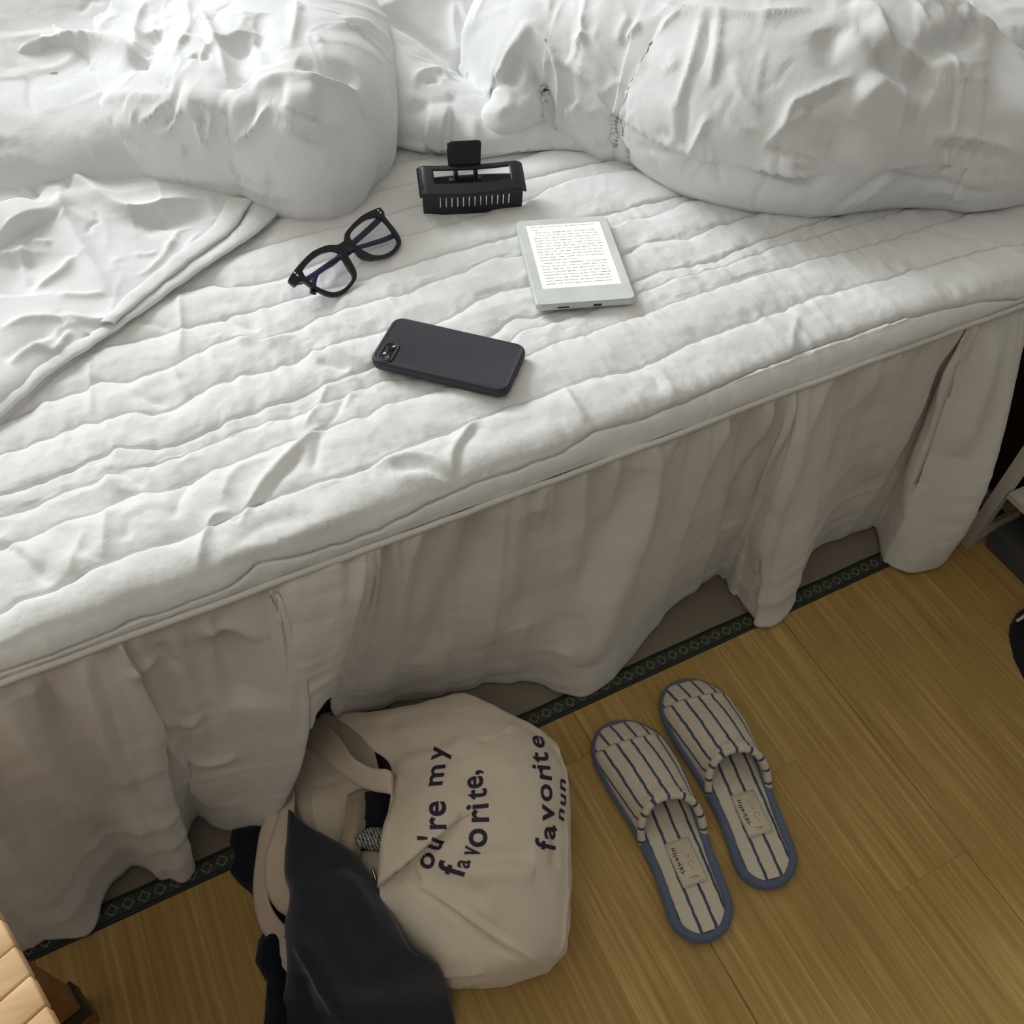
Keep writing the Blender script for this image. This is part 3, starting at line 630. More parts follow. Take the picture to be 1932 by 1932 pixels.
lobe('fold', poly, lambda X, Y: 0.075 + 0.08 * sm(bl(Y, 0.60, 0.95)) + 0.02 * np.clip(X, 0, 1) - 0.035 * sm(bl(X, 0.42, 0.55)) * (1 - sm(bl(Y, 0.75, 1.0))) + 0.05 * sm(bl(X, 0.9, 1.05)) + 0.02 * fbm(X * 4, Y * 4, 2, 3), 0.07, SM, step=0.0030, seed=30, nz=1.2, bulge=True, nrand=90)

# lower sheet of the duvet cover at the left, lying nearly flat
sheet = [at(x, y, BZ + 0.01)[:2] for x, y in [(-40,815),(0,785),(40,750),(100,700),(170,655),(240,608),(300,565),(380,508),(440,468),(488,436),(522,404)]]
poly = [tuple(p) for p in sheet] + [(0.28, 0.62), (0.2, 0.75), (-0.4, 0.9), (-0.42, 0.2)]
SS = [('ridge', .014, .013, [(62,292),(110,320),(160,350),(210,385),(245,397),(290,391),(340,381),(412,374)]), ('soft', -.010, .020, [(250,420),(320,410),(400,395)]), ('ridge', .009, .008, [(0,262),(30,285),(62,290),(96,284)]), ('ridge', -.009, .006, [(62,292),(58,330),(72,378)]),
 ('ridge', -.011, .008, [(0,325),(30,355),(60,375),(86,386)]), ('ridge', .008, .014, [(110,345),(120,400),(155,470),(200,545),(205,560)]), ('ridge', .008, .007, [(62,546),(96,528),(120,510),(138,486)]), ('ridge', .010, .009, [(0,628),(60,608),(130,604),(190,610),(232,592)]), ('ridge', .006, .006, [(45,462),(40,500),(55,530)]),
 ('ridge', .005, .005, [(60,458),(100,462)]), ('ridge', .005, .006, [(105,560),(170,560),(200,552)]), ('ridge', .006, .006, [(20,690),(60,660),(100,665)]), ('ridge', .005, .004, [(102,666),(120,640),(138,622)]), ('ridge', .005, .004, [(138,612),(160,628),(175,638)]), ('ridge', -.006, .010, [(0,690),(60,640),(110,630)]),
 ('ridge', .008, .010, [(20,310),(28,350),(60,370)]), ('soft', .02, .04, [(0,400),(60,440)]), ('soft', -.012, .03, [(30,480),(20,560)]), ('ridge', .004, .004, [(262,520),(290,500),(330,450)]), ('ridge', .003, .004, [(250,480),(280,478),(300,470)]), ('ridge', -.006, .010, [(300,420),(310,400)])]
lobe('loose_cover', poly, lambda X, Y: 0.012 + 0.032 * sm(bl(Y, 0.42, 0.70)) + 0.016 * sm(bl(0.1 - X, 0, 0.35)), 0.03, SS, step=0.0024, seed=50, nz=0.8, nrand=60, label='flat slack corner of the duvet cover lying at the left')
# hem bands along the slack cover's edge
def ribbon(name, A, Bm, z, hmax, m, parent, n=160, nv=14, roll=1.0, **props):
    A = catmull([at(*p, z) for p in A], n); Bm = catmull([at(*p, z) for p in Bm], n)
    v = np.linspace(0, 1, nv)
    P = A[:, None] * (1 - v)[None, :, None] + Bm[:, None] * v[None, :, None]
    P[..., 2] += hmax * np.sqrt(np.clip(4 * v * (1 - v), 0, 1)) * (1 + 0.25 * vnoise(np.linspace(0, 9, n), np.zeros(n)))[:, None]
    P[..., 2] += 0.001 * fbm(P[..., 0] * 60, P[..., 1] * 60, 2)
    return thick(link(name, grid_mesh(name, P, flip=props.pop('flip', False)), m, parent, **props), 0.0015, -1)
ribbon('hem_band', [(-40,778),(0,752),(60,705),(130,652),(190,622),(240,585),(300,535),(350,500),(400,462),(450,425),(478,385)], [(-40,815),(0,786),(40,752),(100,702),(170,656),(240,610),(300,567),(380,510),(440,470),(488,438),(524,404)], BZ + 0.009, 0.0035, M_DUVET, duvet)
ribbon('hem_band', [(190,612),(215,585),(240,560),(300,510),(350,470),(400,430),(430,378)], [(215,612),(245,585),(275,560),(335,512),(390,470),(440,432),(476,380)], BZ + 0.015, 0.003, M_DUVET, duvet)

# left puffed lobe
Lf = [at(x, y, z)[:2] for x, y, z in [(207,240,.478),(222,283,.470),(260,310,.460),(300,333,.452),(350,350,.445)]] + [at(x, y, BZ + 0.01)[:2] for x, y in [(400,365),(440,371),(470,374),(500,388),(530,397),(570,405),(620,402),(655,392),(678,376),(695,345)]]
Ls = [at(712, 300, BZ + 0.03)[:2], at(718, 245, BZ + 0.06)[:2], at(720, 200, BZ + 0.08)[:2], at(716, 130, BZ + 0.10)[:2], at(709, 60, BZ + 0.12)[:2], at(702, -40, BZ + 0.13)[:2]]
Ll = [at(x, y, BZ + 0.050)[:2] for x, y in [(-60,320),(0,286),(20,268),(39,240),(62,217),(109,218),(150,205),(180,212)]]
poly = [tuple(p) for p in Ll + Lf + Ls] + [(Ls[-1][0] + 0.02, 1.08), (-0.38, 1.08), (-0.40, 0.70)]
LPOLY = poly
SL = [('ridge', .018, .013, [(0,112),(60,95),(110,83),(160,78),(210,82),(240,98),(268,118)]), ('ridge', .018, .012, [(0,140),(50,155),(85,162),(110,150),(140,168),(180,200),(207,238)]), ('soft', -.016, .014, [(85,108),(120,115),(160,142)]), ('soft', -.016, .018, [(0,185),(60,190),(110,190),(150,185)]), ('ridge', .009, .008, [(20,10),(60,20),(90,45),(120,70),(150,78)]),
 ('ridge', .010, .009, [(0,42),(40,60),(80,75),(95,86)]), ('soft', -.012, .015, [(0,75),(50,88)]), ('ridge', .008, .006, [(265,112),(258,60),(270,20),(278,0)]), ('soft', -.012, .014, [(290,60),(282,100)]), ('soft', -.018, .014, [(266,113)]), ('ridge', -.006, .004, [(268,118),(300,150),(330,170)]),
 ('ridge', .008, .006, [(355,0),(358,20),(363,50),(350,75),(335,92)]), ('soft', -.022, .022, [(445,60),(448,100),(452,140)]), ('soft', -.020, .015, [(445,145)]), ('ridge', .010, .006, [(382,20),(400,55),(412,90),(424,130),(428,158)]), ('ridge', .006, .005, [(428,158),(445,170),(464,162),(468,146)]),
 ('ridge', .006, .006, [(330,110),(345,85),(365,75),(395,95)]), ('ridge', -.008, .006, [(362,104),(378,106),(396,100)]), ('ridge', .006, .006, [(195,192),(240,182),(300,186),(340,178)]), ('ridge', .007, .006, [(262,238),(290,222),(310,205),(333,190)]), ('ridge', .007, .006, [(300,245),(322,246),(338,222),(350,205)]),
 ('ridge', -.006, .005, [(312,232),(328,222),(335,212)]), ('ridge', .006, .005, [(375,222),(383,262),(395,270),(402,240),(410,222)]), ('ridge', -.007, .006, [(390,205),(390,235)]), ('ridge', .008, .006, [(440,268),(458,262),(480,244),(498,215),(510,192)]), ('ridge', .008, .006, [(515,192),(550,215),(600,232),(655,240)]), ('ridge', .007, .006, [(512,228),(560,252),(610,272),(640,262)]),
 ('ridge', .006, .006, [(600,305),(632,315),(645,295)]), ('ridge', .010, .010, [(478,165),(515,150),(560,148),(610,155),(655,168),(680,178)]), ('soft', -.012, .014, [(560,115),(620,130),(680,150)]), ('ridge', .006, .005, [(655,168),(675,205),(695,225)]), ('ridge', .004, .003, [(724,0),(731,60),(735,120),(739,190),(736,245)]),
 ('ridge', .008, .008, [(560,0),(560,40),(548,90)]), ('soft', -.010, .012, [(480,30),(500,80),(520,120)]), ('ridge', .006, .008, [(640,40),(690,45),(720,70)]), ('ridge', .006, .007, [(240,190),(255,215),(250,235)]), ('ridge', .005, .006, [(345,278),(350,290)]), ('ridge', .005, .006, [(420,300),(450,330),(520,345)]),
 ('soft', .012, .02, [(480,215),(400,200),(340,190)]), ('soft', .010, .02, [(600,200),(540,190)]), ('ridge', -.005, .006, [(180,225),(200,250),(230,262),(290,285)])]
def wl_(X, Y): return 0.055 + 0.05 * sm(bl(X, 0.30, 0.40))
lobe('fold', poly, lambda X, Y: 0.105 + 0.05 * sm(bl(X, 0.0, 0.3)) + 0.03 * sm(bl(Y, 0.75, 1.0)) + 0.006 * fbm(X * 5, Y * 5, 2, 9), wl_, [(k_, a_ * 1.05, w_, p_) for k_, a_, w_, p_ in SL], step=0.0022, seed=60, nz=0.9, bulge=True, nrand=150, label='puffed fold of the duvet at the left, hanging over its own edge')

# right big lobe with its gathered end
Rf = [at(x, y, BZ)[:2] for x, y in [(880,245),(905,293),(930,288),(960,277),(985,272),(1010,266),(1022,262),(1035,272),(1052,270),(1085,280),(1110,290),(1135,300),(1160,298),(1180,306),(1195,308),(1230,335),(1270,356),(1310,371),(1350,383),(1400,393),(1450,400),(1520,407),(1570,404),(1610,398),(1660,392),(1720,388),(1770,390),(1820,397),(1870,391),(1932,378),(2000,362)]]
Rl = [at(885, 200, BZ + 0.05)[:2], at(890, 165, BZ + 0.07)[:2], at(912, 130, BZ + 0.09)[:2], at(945, 100, BZ + 0.10)[:2]]
poly = [(0.62, 0.72), (0.545, 0.70)] + [tuple(p) for p in Rl[::-1]] + [tuple(p) for p in Rf] + [(1.16, 0.13), (1.17, 0.22), (1.13, 0.30), (1.10, 0.42), (1.05, 0.60), (0.9, 0.68)]
SR = [('ridge', .010, .007, [(1003,36),(1014,62),(1035,85),(1060,110),(1100,145),(1130,175),(1150,205),(1170,235)]), ('ridge', .007, .006, [(1040,85),(1052,120),(1055,160),(1052,200),(1050,240)]), ('ridge', -.015, .007, [(1000,108),(1013,150),(1028,175),(1038,210),(1042,250)]), ('ridge', .010, .010, [(1003,36),(985,70),(965,92),(945,130),(930,155)]),
 ('soft', -.010, .012, [(985,95),(968,135),(958,160)]), ('ridge', .006, .006, [(1165,85),(1170,60),(1185,32)]), ('ridge', .006, .005, [(1180,78),(1195,60),(1208,42)]), ('ridge', .006, .006, [(1145,185),(1150,165),(1172,150)]), ('ridge', .006, .006, [(1085,80),(1102,70),(1105,60)]),
 ('ridge', .007, .0045, [(1325,22),(1318,60),(1310,100),(1300,125),(1290,160),(1282,190),(1277,212)]), ('ridge', -.005, .005, [(1337,30),(1330,90),(1318,140)]), ('ridge', .007, .0045, [(1357,15),(1352,70),(1345,115),(1340,168)]), ('ridge', -.004, .006, [(1295,170),(1300,220),(1290,270)]),
 ('ridge', .007, .005, [(1337,214),(1322,255),(1302,300),(1284,332)]), ('ridge', .005, .005, [(1330,255),(1326,310),(1306,352)]), ('ridge', .006, .005, [(1334,258),(1350,308),(1362,352)]), ('ridge', -.004, .005, [(1342,230),(1338,300)]),
 ('ridge', .007, .006, [(1615,136),(1575,158),(1530,180),(1500,195),(1482,228),(1462,255),(1430,280)]), ('ridge', -.005, .007, [(1600,158),(1560,185),(1510,215)]), ('ridge', .006, .006, [(1530,210),(1500,228),(1475,247)]), ('soft', .012, .018, [(1588,60),(1605,90),(1625,120),(1650,145),(1690,175),(1735,198)]),
 ('soft', -.012, .018, [(1560,60),(1580,110),(1640,170)]), ('soft', -.012, .02, [(1650,100),(1700,140),(1760,180)]), ('ridge', .008, .008, [(1240,0),(1290,20),(1420,30),(1530,18)]), ('soft', .014, .012, [(1610,10),(1650,38),(1656,62),(1680,92),(1712,112),(1742,130)]),
 ('ridge', .007, .007, [(1585,384),(1640,350),(1678,326)]), ('ridge', -.006, .008, [(1610,388),(1660,352),(1700,335)]), ('ridge', .010, .010, [(1745,256),(1830,266),(1880,278),(1932,300)]), ('ridge', -.007, .010, [(1760,272),(1830,284),(1900,305)]), ('ridge', .008, .009, [(1678,326),(1740,342),(1790,345),(1830,362),(1880,365)]), ('ridge', -.006, .010, [(1740,360),(1790,362),(1820,380)]),
 ('soft', .012, .03, [(1500,290),(1480,340)]), ('soft', -.010, .03, [(1600,230),(1560,300)]), ('ridge', .005, .006, [(1250,60),(1262,40),(1280,30)]), ('ridge', .005, .005, [(1250,130),(1270,120),(1262,100)]), ('ridge', .005, .006, [(1270,180),(1275,230),(1285,270)]), ('ridge', .005, .005, [(1380,120),(1400,170),(1440,210)]),
 ('ridge', .004, .005, [(1350,190),(1400,240),(1430,245)]), ('ridge', .005, .007, [(1200,275),(1250,285),(1275,260)]), ('ridge', .005, .006, [(895,180),(920,175),(950,172)]), ('ridge', .005, .006, [(935,215),(950,205),(975,190)]), ('ridge', -.006, .006, [(1015,160),(990,175),(965,195)]),
 ('soft', -.014, .014, [(1740,112),(1765,88),(1800,72),(1850,48)])]
def wr_(X, Y): return 0.055 + 0.095 * sm(bl(X, 0.60, 0.72)) + 0.0 * Y
lobe('fold', poly, lambda X, Y: 0.155 + 0.065 * sm(bl(X, 0.60, 0.78)) - 0.06 * sm(bl(X, 0.93, 1.10)) + 0.006 * fbm(X * 5, Y * 5, 2, 4), wr_, [(k_, a_ * 1.05, w_, p_) for k_, a_, w_, p_ in SR], step=0.0022, seed=80, nz=0.9, bulge=True, nrand=170, label='large puffed fold of the duvet at the right with a gathered end')

# ------------------------------------------------------------------ things on the bed

# PART2
# e-reader
er_c = np.array([(0.448 + 0.505) / 2, (0.339 + 0.153) / 2]); er_a = math.radians(-18.3)
er = thing('e_reader', 'white e-reader with a lit page of small grey text', 'e-reader', (er_c[0], er_c[1], 0.4355), er_a)
er.rotation_euler = (0, 0, er_a)
lp = rrect(0.112, 0.1605, 0.007, 8)
lpart('body', slab('body', lp, 0, 0.0080, 0.0022, 3), M_READERSIDE, er)
# face with a recessed screen
outer = rrect(0.1085, 0.157, 0.006, 8); sx0, sx1, sy0, sy1 = -0.0445, 0.0445, -0.052, 0.0685
bm = bmesh.new(); n8 = len(outer)
inner = rrect(sx1 - sx0, sy1 - sy0, 0.0012, 8, (sx0 + sx1) / 2, (sy0 + sy1) / 2)
a = [bm.verts.new((x, y, 0.0086)) for x, y in outer]; b_ = [bm.verts.new((x, y, 0.0086)) for x, y in inner]; c_ = [bm.verts.new((x, y, 0.0079)) for x, y in inner]; d_ = [bm.verts.new((x, y, 0.0078)) for x, y in outer]
for i in range(n8):
    j = (i + 1) % n8; bm.faces.new((a[i], a[j], b_[j], b_[i])); bm.faces.new((b_[i], b_[j], c_[j], c_[i])); bm.faces.new((d_[i], d_[j], a[j], a[i]))
me = bpy.data.meshes.new('bezel'); bm.to_mesh(me); bm.free(); lpart('bezel', me, M_READER, er, False)
scr = lpart('screen', box_mesh('screen', sx0, sx1, sy0, sy1, 0.0074, 0.0081), M_SCREEN, er, False, label='glowing cream page')
bm = bmesh.new(); rr = random.Random(5); yrow = 0.0640; row = 0
while yrow > -0.0475:
    x = -0.0385 + (0.003 if row in (2, 13) else 0); xe = 0.0385 if row not in (1, 12) else (-0.030 if row == 1 else 0.004)
    while x < xe:
        wlen = rr.uniform(0.004, 0.011); x2 = min(x + wlen, xe)
        xx = x
        while xx < x2 - 0.0008:                       # strokes of tiny unreadable glyphs
            hh = rr.uniform(0.0005, 0.0012); ww = rr.uniform(0.0006, 0.0013)
            vs = [bm.verts.new((xx, yrow - hh, 0.0082)), bm.verts.new((xx + ww, yrow - hh, 0.0082)), bm.verts.new((xx + ww, yrow + rr.uniform(0.0001, 0.0011), 0.0082)), bm.verts.new((xx, yrow + rr.uniform(0.0001, 0.0011), 0.0082))]
            bm.faces.new(vs); xx += ww + rr.uniform(0.0003, 0.0008)
        x = x2 + rr.uniform(0.0012, 0.0022)
    yrow -= 0.0058 if row in (1, 12) else 0.00535; row += 1
me = bpy.data.meshes.new('text'); bm.to_mesh(me); bm.free(); t_ = lpart('page_text', me, M_TEXT, scr, False)
lpart('charging_port', slab('port', rrect(0.0095, 0.0028, 0.0013, 4), 0, 0.0006, 0), M_PORT, er).matrix_local = Matrix.Translation((0.012, -0.08025, 0.0040)) @ Matrix.Rotation(math.radians(90), 4, 'X')
lpart('power_button', slab('button', rrect(0.013, 0.0018, 0.0008, 4), 0, 0.0005, 0), M_PORT, er).matrix_local = Matrix.Translation((-0.026, -0.08025, 0.0040)) @ Matrix.Rotation(math.radians(90), 4, 'X')

# phone in its case
ph = thing('phone', 'black phone lying face down in a matte silicone case', 'phone', (0.2795, 0.1545, 0.4372), 0)
pa = math.atan2(-0.102, 0.106); ph.rotation_euler = (0, 0, pa)
PL, PW, PH = 0.147, 0.0745, 0.0112
lp = rrect(PL, PW, 0.0125, 10)
rings = []
L_ = np.array(lp)
def off_loop(L, d):
    t = np.roll(L, -1, 0) - np.roll(L, 1, 0); nn = np.stack([t[:, 1], -t[:, 0]], 1); nn /= np.linalg.norm(nn, axis=1, keepdims=True); return L - nn * d
for d, z in ((0.003, 0), (0.0008, 0.0010), (0, 0.0030), (0, 0.0078), (0.0006, 0.0096), (0.0016, 0.0108), (0.0026, 0.0112), (0.0038, 0.0108), (0.0046, 0.0106)): rings.append([(x, y, z) for x, y in off_loop(L_, d)])
lpart('case', loft('case', rings), M_CASE, ph)
isl = rrect(0.013, 0.029, 0.0064, 8, -0.0585, -0.0145 - 0.005)
isl = [(x, y) for x, y in isl]
lpart('camera_rim', loft('rim', [[(x, y, z) for x, y in off_loop(np.array(isl), d)] for d, z in ((-0.0022, 0.0104), (-0.0018, 0.0116), (-0.0008, 0.0121), (0.0004, 0.0117), (0.0008, 0.0109))], True, False), M_CASE, ph)
isp = lpart('camera_plate', slab('plate', off_loop(np.array(isl), 0.0006), 0.0102, 0.0112, 0.0002, 1), M_LENSDARK, ph)
for k_, yy in enumerate((-0.0285, -0.0115)):
    ci = [(-0.0585 + 0.0052 * math.cos(a), yy + 0.0052 * math.sin(a)) for a in np.linspace(0, 2 * math.pi, 24, endpoint=False)]
    rg = lpart('lens_ring', loft('ring', [[(x, y, z) for x, y in off_loop(np.array(ci), d)] for d, z in ((0, 0.0110), (0, 0.0121), (0.0010, 0.0123), (0.0014, 0.0116))], False, True), M_LENSDARK if k_ else M_CASE, isp)
lpart('charging_port', slab('port', rrect(0.0125, 0.0042, 0.002, 4), 0, 0.0006, 0), M_PORT, ph).matrix_local = Matrix.Translation((PL / 2 - 0.0002, 0, 0.0056)) @ Matrix.Rotation(math.radians(90), 4, 'Z') @ Matrix.Rotation(math.radians(90), 4, 'X')
for yy in (-0.018, 0.018):
    lpart('speaker_slot', slab('slot', rrect(0.012, 0.0025, 0.0012, 4), 0, 0.0006, 0), M_PORT, ph).matrix_local = Matrix.Translation((PL / 2 - 0.0002, yy, 0.0056)) @ Matrix.Rotation(math.radians(90), 4, 'Z') @ Matrix.Rotation(math.radians(90), 4, 'X')

# glasses, folded, front facing up and leaning on the folded temples
gA = np.array([0.169, 0.325, 0.4625]); gB = np.array([0.306, 0.394, 0.4605])
gX = gB - gA; gX /= np.linalg.norm(gX); gD = np.array([0.0156, -0.031, -0.0235]); gD -= gX * (gD @ gX); gD /= np.linalg.norm(gD); gN = np.cross(gD, gX); gN *= np.sign(gN[2])
def gz(pts, dx=530, dy=380, sc=7.728):
    out = []
    for x, y in pts:
        w = on_plane(dx + x / sc, dy + y / sc, gA, gN) - gA; out.append((w @ gX, -(w @ gD)))
    return out
gl_o = [(118,1120),(190,1010),(300,880),(450,735),(620,655),(720,632),(820,632),(880,600),(932,555),(938,460),(1000,380),(1060,315),(1150,230),(1240,172),(1340,125),(1430,88),(1470,110),(1512,165),(1515,215),(1600,320),(1700,450),(1745,540),(1752,620),(1700,715),(1600,790),(1500,825),(1400,845),(1320,852),(1200,830),(1130,780),(1075,710),(1045,668),(1000,668),(955,690),(935,730),(985,800),(1060,930),(1100,1020),(1105,1110),(1060,1200),(980,1290),(880,1360),(760,1382),(640,1350),(520,1290),(420,1230),(340,1170),(280,1175),(215,1232),(120,1165)]
gl_l = [(305,1035),(310,990),(380,900),(480,810),(600,735),(720,700),(800,705),(855,735),(900,800),(960,910),(1010,990),(1055,1055),(1060,1120),(1020,1190),(930,1280),(840,1325),(740,1335),(620,1300),(520,1250),(430,1185),(350,1110)]
gl_r = [(1000,540),(998,480),(1050,400),(1150,310),(1250,240),(1360,205),(1450,215),(1510,270),(1580,350),(1650,450),(1705,540),(1708,610),(1650,700),(1570,760),(1460,795),(1340,790),(1240,745),(1130,680),(1060,610)]
def smooth2(l, n):
    l = np.array(l + l[:3]); c = catmull(l, (len(l) - 1) * n + 1); k = (len(l) - 3) * n; return c[n:n + k]
GL = thing('glasses', 'black square-rimmed eyeglasses with folded temples tinted with blue lens reflection', 'glasses', tuple(gA))
Mg = Matrix(((gX[0], -gD[0], gN[0], gA[0]), (gX[1], -gD[1], gN[1], gA[1]), (gX[2], -gD[2], gN[2], gA[2]), (0, 0, 0, 1)))
GL.matrix_world = Mg; bpy.context.view_layer.update()
def holed(name, outer, holes, z0, z1):
    from mathutils.geometry import tessellate_polygon
    loops = [outer] + holes; V = [Vector((x, y, 0)) for l in loops for x, y in l]
    tris = tessellate_polygon([[Vector((x, y, 0)) for x, y in l] for l in loops])
    n = len(V); VV = [(v.x, v.y, z1) for v in V] + [(v.x, v.y, z0) for v in V]; F = [tuple(t) for t in tris] + [tuple(i + n for i in t[::-1]) for t in tris]
    k = 0
    for l in loops:
        m = len(l)
        for i in range(m): a, b = k + i, k + (i + 1) % m; F.append((a, b, b + n, a + n))
        k += m
    bm = bmesh.new(); vs = [bm.verts.new(v) for v in VV]
    for f in F:
        try: bm.faces.new([vs[i] for i in f])
        except ValueError: pass
    bmesh.ops.recalc_face_normals(bm, faces=bm.faces[:])
    me = bpy.data.meshes.new(name); bm.to_mesh(me); bm.free(); return me
Lo = smooth2(gz(gl_l), 3); Ro = smooth2(gz(gl_r), 3); Lo = Lo.mean(0) + (Lo - Lo.mean(0)) * 0.955; Ro = Ro.mean(0) + (Ro - Ro.mean(0)) * 0.955; Oo = catmull(gz(gl_o) + gz(gl_o)[:1], len(gl_o) * 2)[:-1]
o = lpart('frame_front', holed('front', [tuple(p) for p in Oo], [[tuple(p) for p in Lo], [tuple(p) for p in Ro]], -0.0042, 0.0), M_FRAME, GL, False)
bv = o.modifiers.new('bevel', 'BEVEL'); bv.width = 0.0009; bv.segments = 2; bv.limit_method = 'ANGLE'; bv.angle_limit = math.radians(50)
for lo_ in (Lo, Ro):
    c = lo_.mean(0); q = c + (lo_ - c) * 1.02
    lpart('lens', loft('lens', [[(x, y, -0.0028) for x, y in q], [(x, y, -0.0012) for x, y in q]]), M_LENS, GL, False)
for p in gz([(1415,130),(1452,165),(203,1040),(242,1077)]):
    lpart('rivet', loft('rivet', [[(p[0] + r_ * math.cos(a), p[1] + r_ * math.sin(a), z) for a in np.linspace(0, 2 * math.pi, 12, endpoint=False)] for r_, z in ((0.00125, -0.0005), (0.00125, 0.0003), (0.0006, 0.0006))]), M_SILVER, GL)
def g3(x, y, dz):       # point below the front, given in frame coordinates
    (u, v), = gz([(x, y)]); return (u, v, dz)
t1 = catmull([g3(1480,190,-0.004), g3(1440,235,-0.010), g3(1250,395,-0.0155), g3(1050,565,-0.0175), g3(850,765,-0.0180), g3(700,860,-0.0175), g3(600,935,-0.016), g3(540,1050,-0.0125), g3(505,1180,-0.0085), g3(485,1320,-0.0045)], 60)
lpart('temple', tube_mesh('temple', t1, np.interp(np.linspace(0, 1, 60), [0, .1, .7, 1], [.0038, .0036, .0030, .0036]), .0013, 10, up=(0, 0, 1)), M_TEMPLE, GL)
t2 = catmull([g3(170,1120,-0.003), g3(250,1130,-0.008), g3(400,1075,-0.0115), g3(600,945,-0.013), g3(800,800,-0.0135), g3(1000,690,-0.0135), g3(1150,600,-0.0135), g3(1350,545,-0.0125), g3(1550,490,-0.011), g3(1690,440,-0.009)], 60)
lpart('temple', tube_mesh('temple', t2, np.interp(np.linspace(0, 1, 60), [0, .1, .7, 1], [.0038, .0034, .0028, .0034]), .0013, 10, up=(0, 0, 1)), M_TEMPLE, GL)
lpart('hinge_block', box_mesh('hinge', -0.0035, 0.0035, -0.003, 0.003, -0.010, -0.003, 0.0006), M_FRAME, GL).location = (*gz([(230,1150)])[0], 0)
lpart('hinge_block', box_mesh('hinge', -0.0035, 0.0035, -0.003, 0.003, -0.010, -0.003, 0.0006), M_FRAME, GL).location = (*gz([(1460,180)])[0], 0)

# claw clip standing on its teeth
cl_o = at(800, 409, 0.4335); cl_e = at(985, 397, 0.4335); ca = math.atan2(cl_e[1] - cl_o[1], cl_e[0] - cl_o[0]); CLN = np.hypot(*(cl_e - cl_o)[:2])
CLIP = thing('claw_clip', 'large matte black hair claw clip standing on its teeth', 'hair clip', (cl_o[0], cl_o[1], 0.4335), ca)
def clip_pt(u, v, z): return (u, v, z)
def bow(u): return -0.006 * (1 - (2 * u / CLN - 1) ** 2)          # the long side bows outward
def half(sign, vb, zt, wid=0.0):
    """comb wall with slots"""
    bm = bmesh.new()
    nt_ = 13; usl0, usl1 = CLN * 0.17, CLN * 0.86
    ed = [0.0]; 
    for i in range(nt_):
        c = usl0 + (usl1 - usl0) * i / (nt_ - 1); ed += [c - 0.0007, c + 0.0007]
    ed.append(CLN)
    def quad(u0, u1, z0, z1, lean0, lean1, th=0.0022):
        ns = max(1, int((u1 - u0) / 0.006)); 
        for k in range(ns):
            a, b = u0 + (u1 - u0) * k / ns, u0 + (u1 - u0) * (k + 1) / ns
            P8 = []
            for (u, z, ln) in ((a, z0, lean0), (b, z0, lean0), (b, z1, lean1), (a, z1, lean1)):
                y = vb - sign * (-bow(u)) * 0.6 - sign * ln
                P8.append((u, y, z)); P8.append((u, y + sign * th, z))
            vs = [bm.verts.new(p) for p in P8]
            for f in ((0, 2, 4, 6), (1, 7, 5, 3), (0, 1, 3, 2), (4, 5, 7, 6), (0, 6, 7, 1), (2, 3, 5, 4)): bm.faces.new([vs[i] for i in f])
    if sign < 0: quad(0, CLN, 0.0, zt, 0.0, 0.001); ed = []
    zs0, zs1 = 0.0105, 0.0255
    if sign > 0: quad(0, CLN, 0.0, zs0, 0.0, 0.0025); quad(0, CLN, zs1, zt, 0.0045, 0.0035)
    for i in range(0, len(ed), 2): quad(ed[i], ed[i + 1], zs0, zs1, 0.0025, 0.0045)
    bmesh.ops.recalc_face_normals(bm, faces=bm.faces[:]); me = bpy.data.meshes.new('jaw'); bm.to_mesh(me); bm.free(); return me
lpart('front_jaw', half(1, 0.004, 0.0335), M_BLKPLASTIC, CLIP, False, label='front comb of close-set teeth')
lpart('rear_jaw', half(-1, 0.060, 0.0135), M_BLKPLASTIC, CLIP, False, label='rear jaw')
for u_ in (0.0, CLN - 0.003): lpart('end_cheek', loft('cheek', [[(uu, y, z) for y, z in ((0.0035, 0.002), (-0.0005, 0.030), (0.004, 0.036), (0.030, 0.044), (0.040, 0.041), (0.045, 0.030), (0.036, 0.016), (0.018, 0.014))] for uu in (u_, u_ + 0.003)]), M_BLKPLASTIC, CLIP, False)
# open rectangular top frame
nu_, nv_ = 61, 25
U_, V_ = np.meshgrid(np.linspace(-0.004, CLN + 0.004, nu_), np.linspace(0, 1, nv_), indexing='ij')
rc = np.clip((np.abs(2 * U_ / CLN - 1) - 0.90) / 0.16, 0, 1) ** 2
P = np.zeros((nu_, nv_, 3)); P[..., 0] = U_; P[..., 1] = (-0.004 + bow(U_) * 0.9) * (1 - V_) + (0.037 + bow(U_) * 0.7) * V_; P[..., 2] = 0.0330 + 0.0130 * np.sin(V_ * 1.35) - 0.0045 * rc
uf = U_ / CLN
q_ok = ~((uf > 0.135) & (uf < 0.875) & (V_ > 0.34) & (V_ < 0.80))
me = grid_mesh('top_frame', P, q_ok); o = lpart('top_frame', me, M_BLKPLASTIC, CLIP, True); thick(o, 0.0024, -1)
P = np.zeros((14, 16, 3))
for j, v_ in enumerate(np.linspace(0, 1, 16)):
    for i, u_ in enumerate(np.linspace(-1, 1, 14)):
        hw = 0.0185 + 0.0022 * v_ - 0.0022 * max(0, (v_ - 0.90) / 0.10) ** 2
        P[i, j] = (CLN * 0.455 + u_ * hw, 0.0335 + 0.008 * v_ + 0.001 * u_ * u_, 0.0450 + 0.0265 * v_ - 0.0012 * max(0, (abs(u_) - 0.8) / 0.2) ** 2 * (v_ > 0.9))
thick(lpart('handle', grid_mesh('handle', P), M_BLKPLASTIC, CLIP, True, label='squared front thumb tab'), 0.0026, 0)
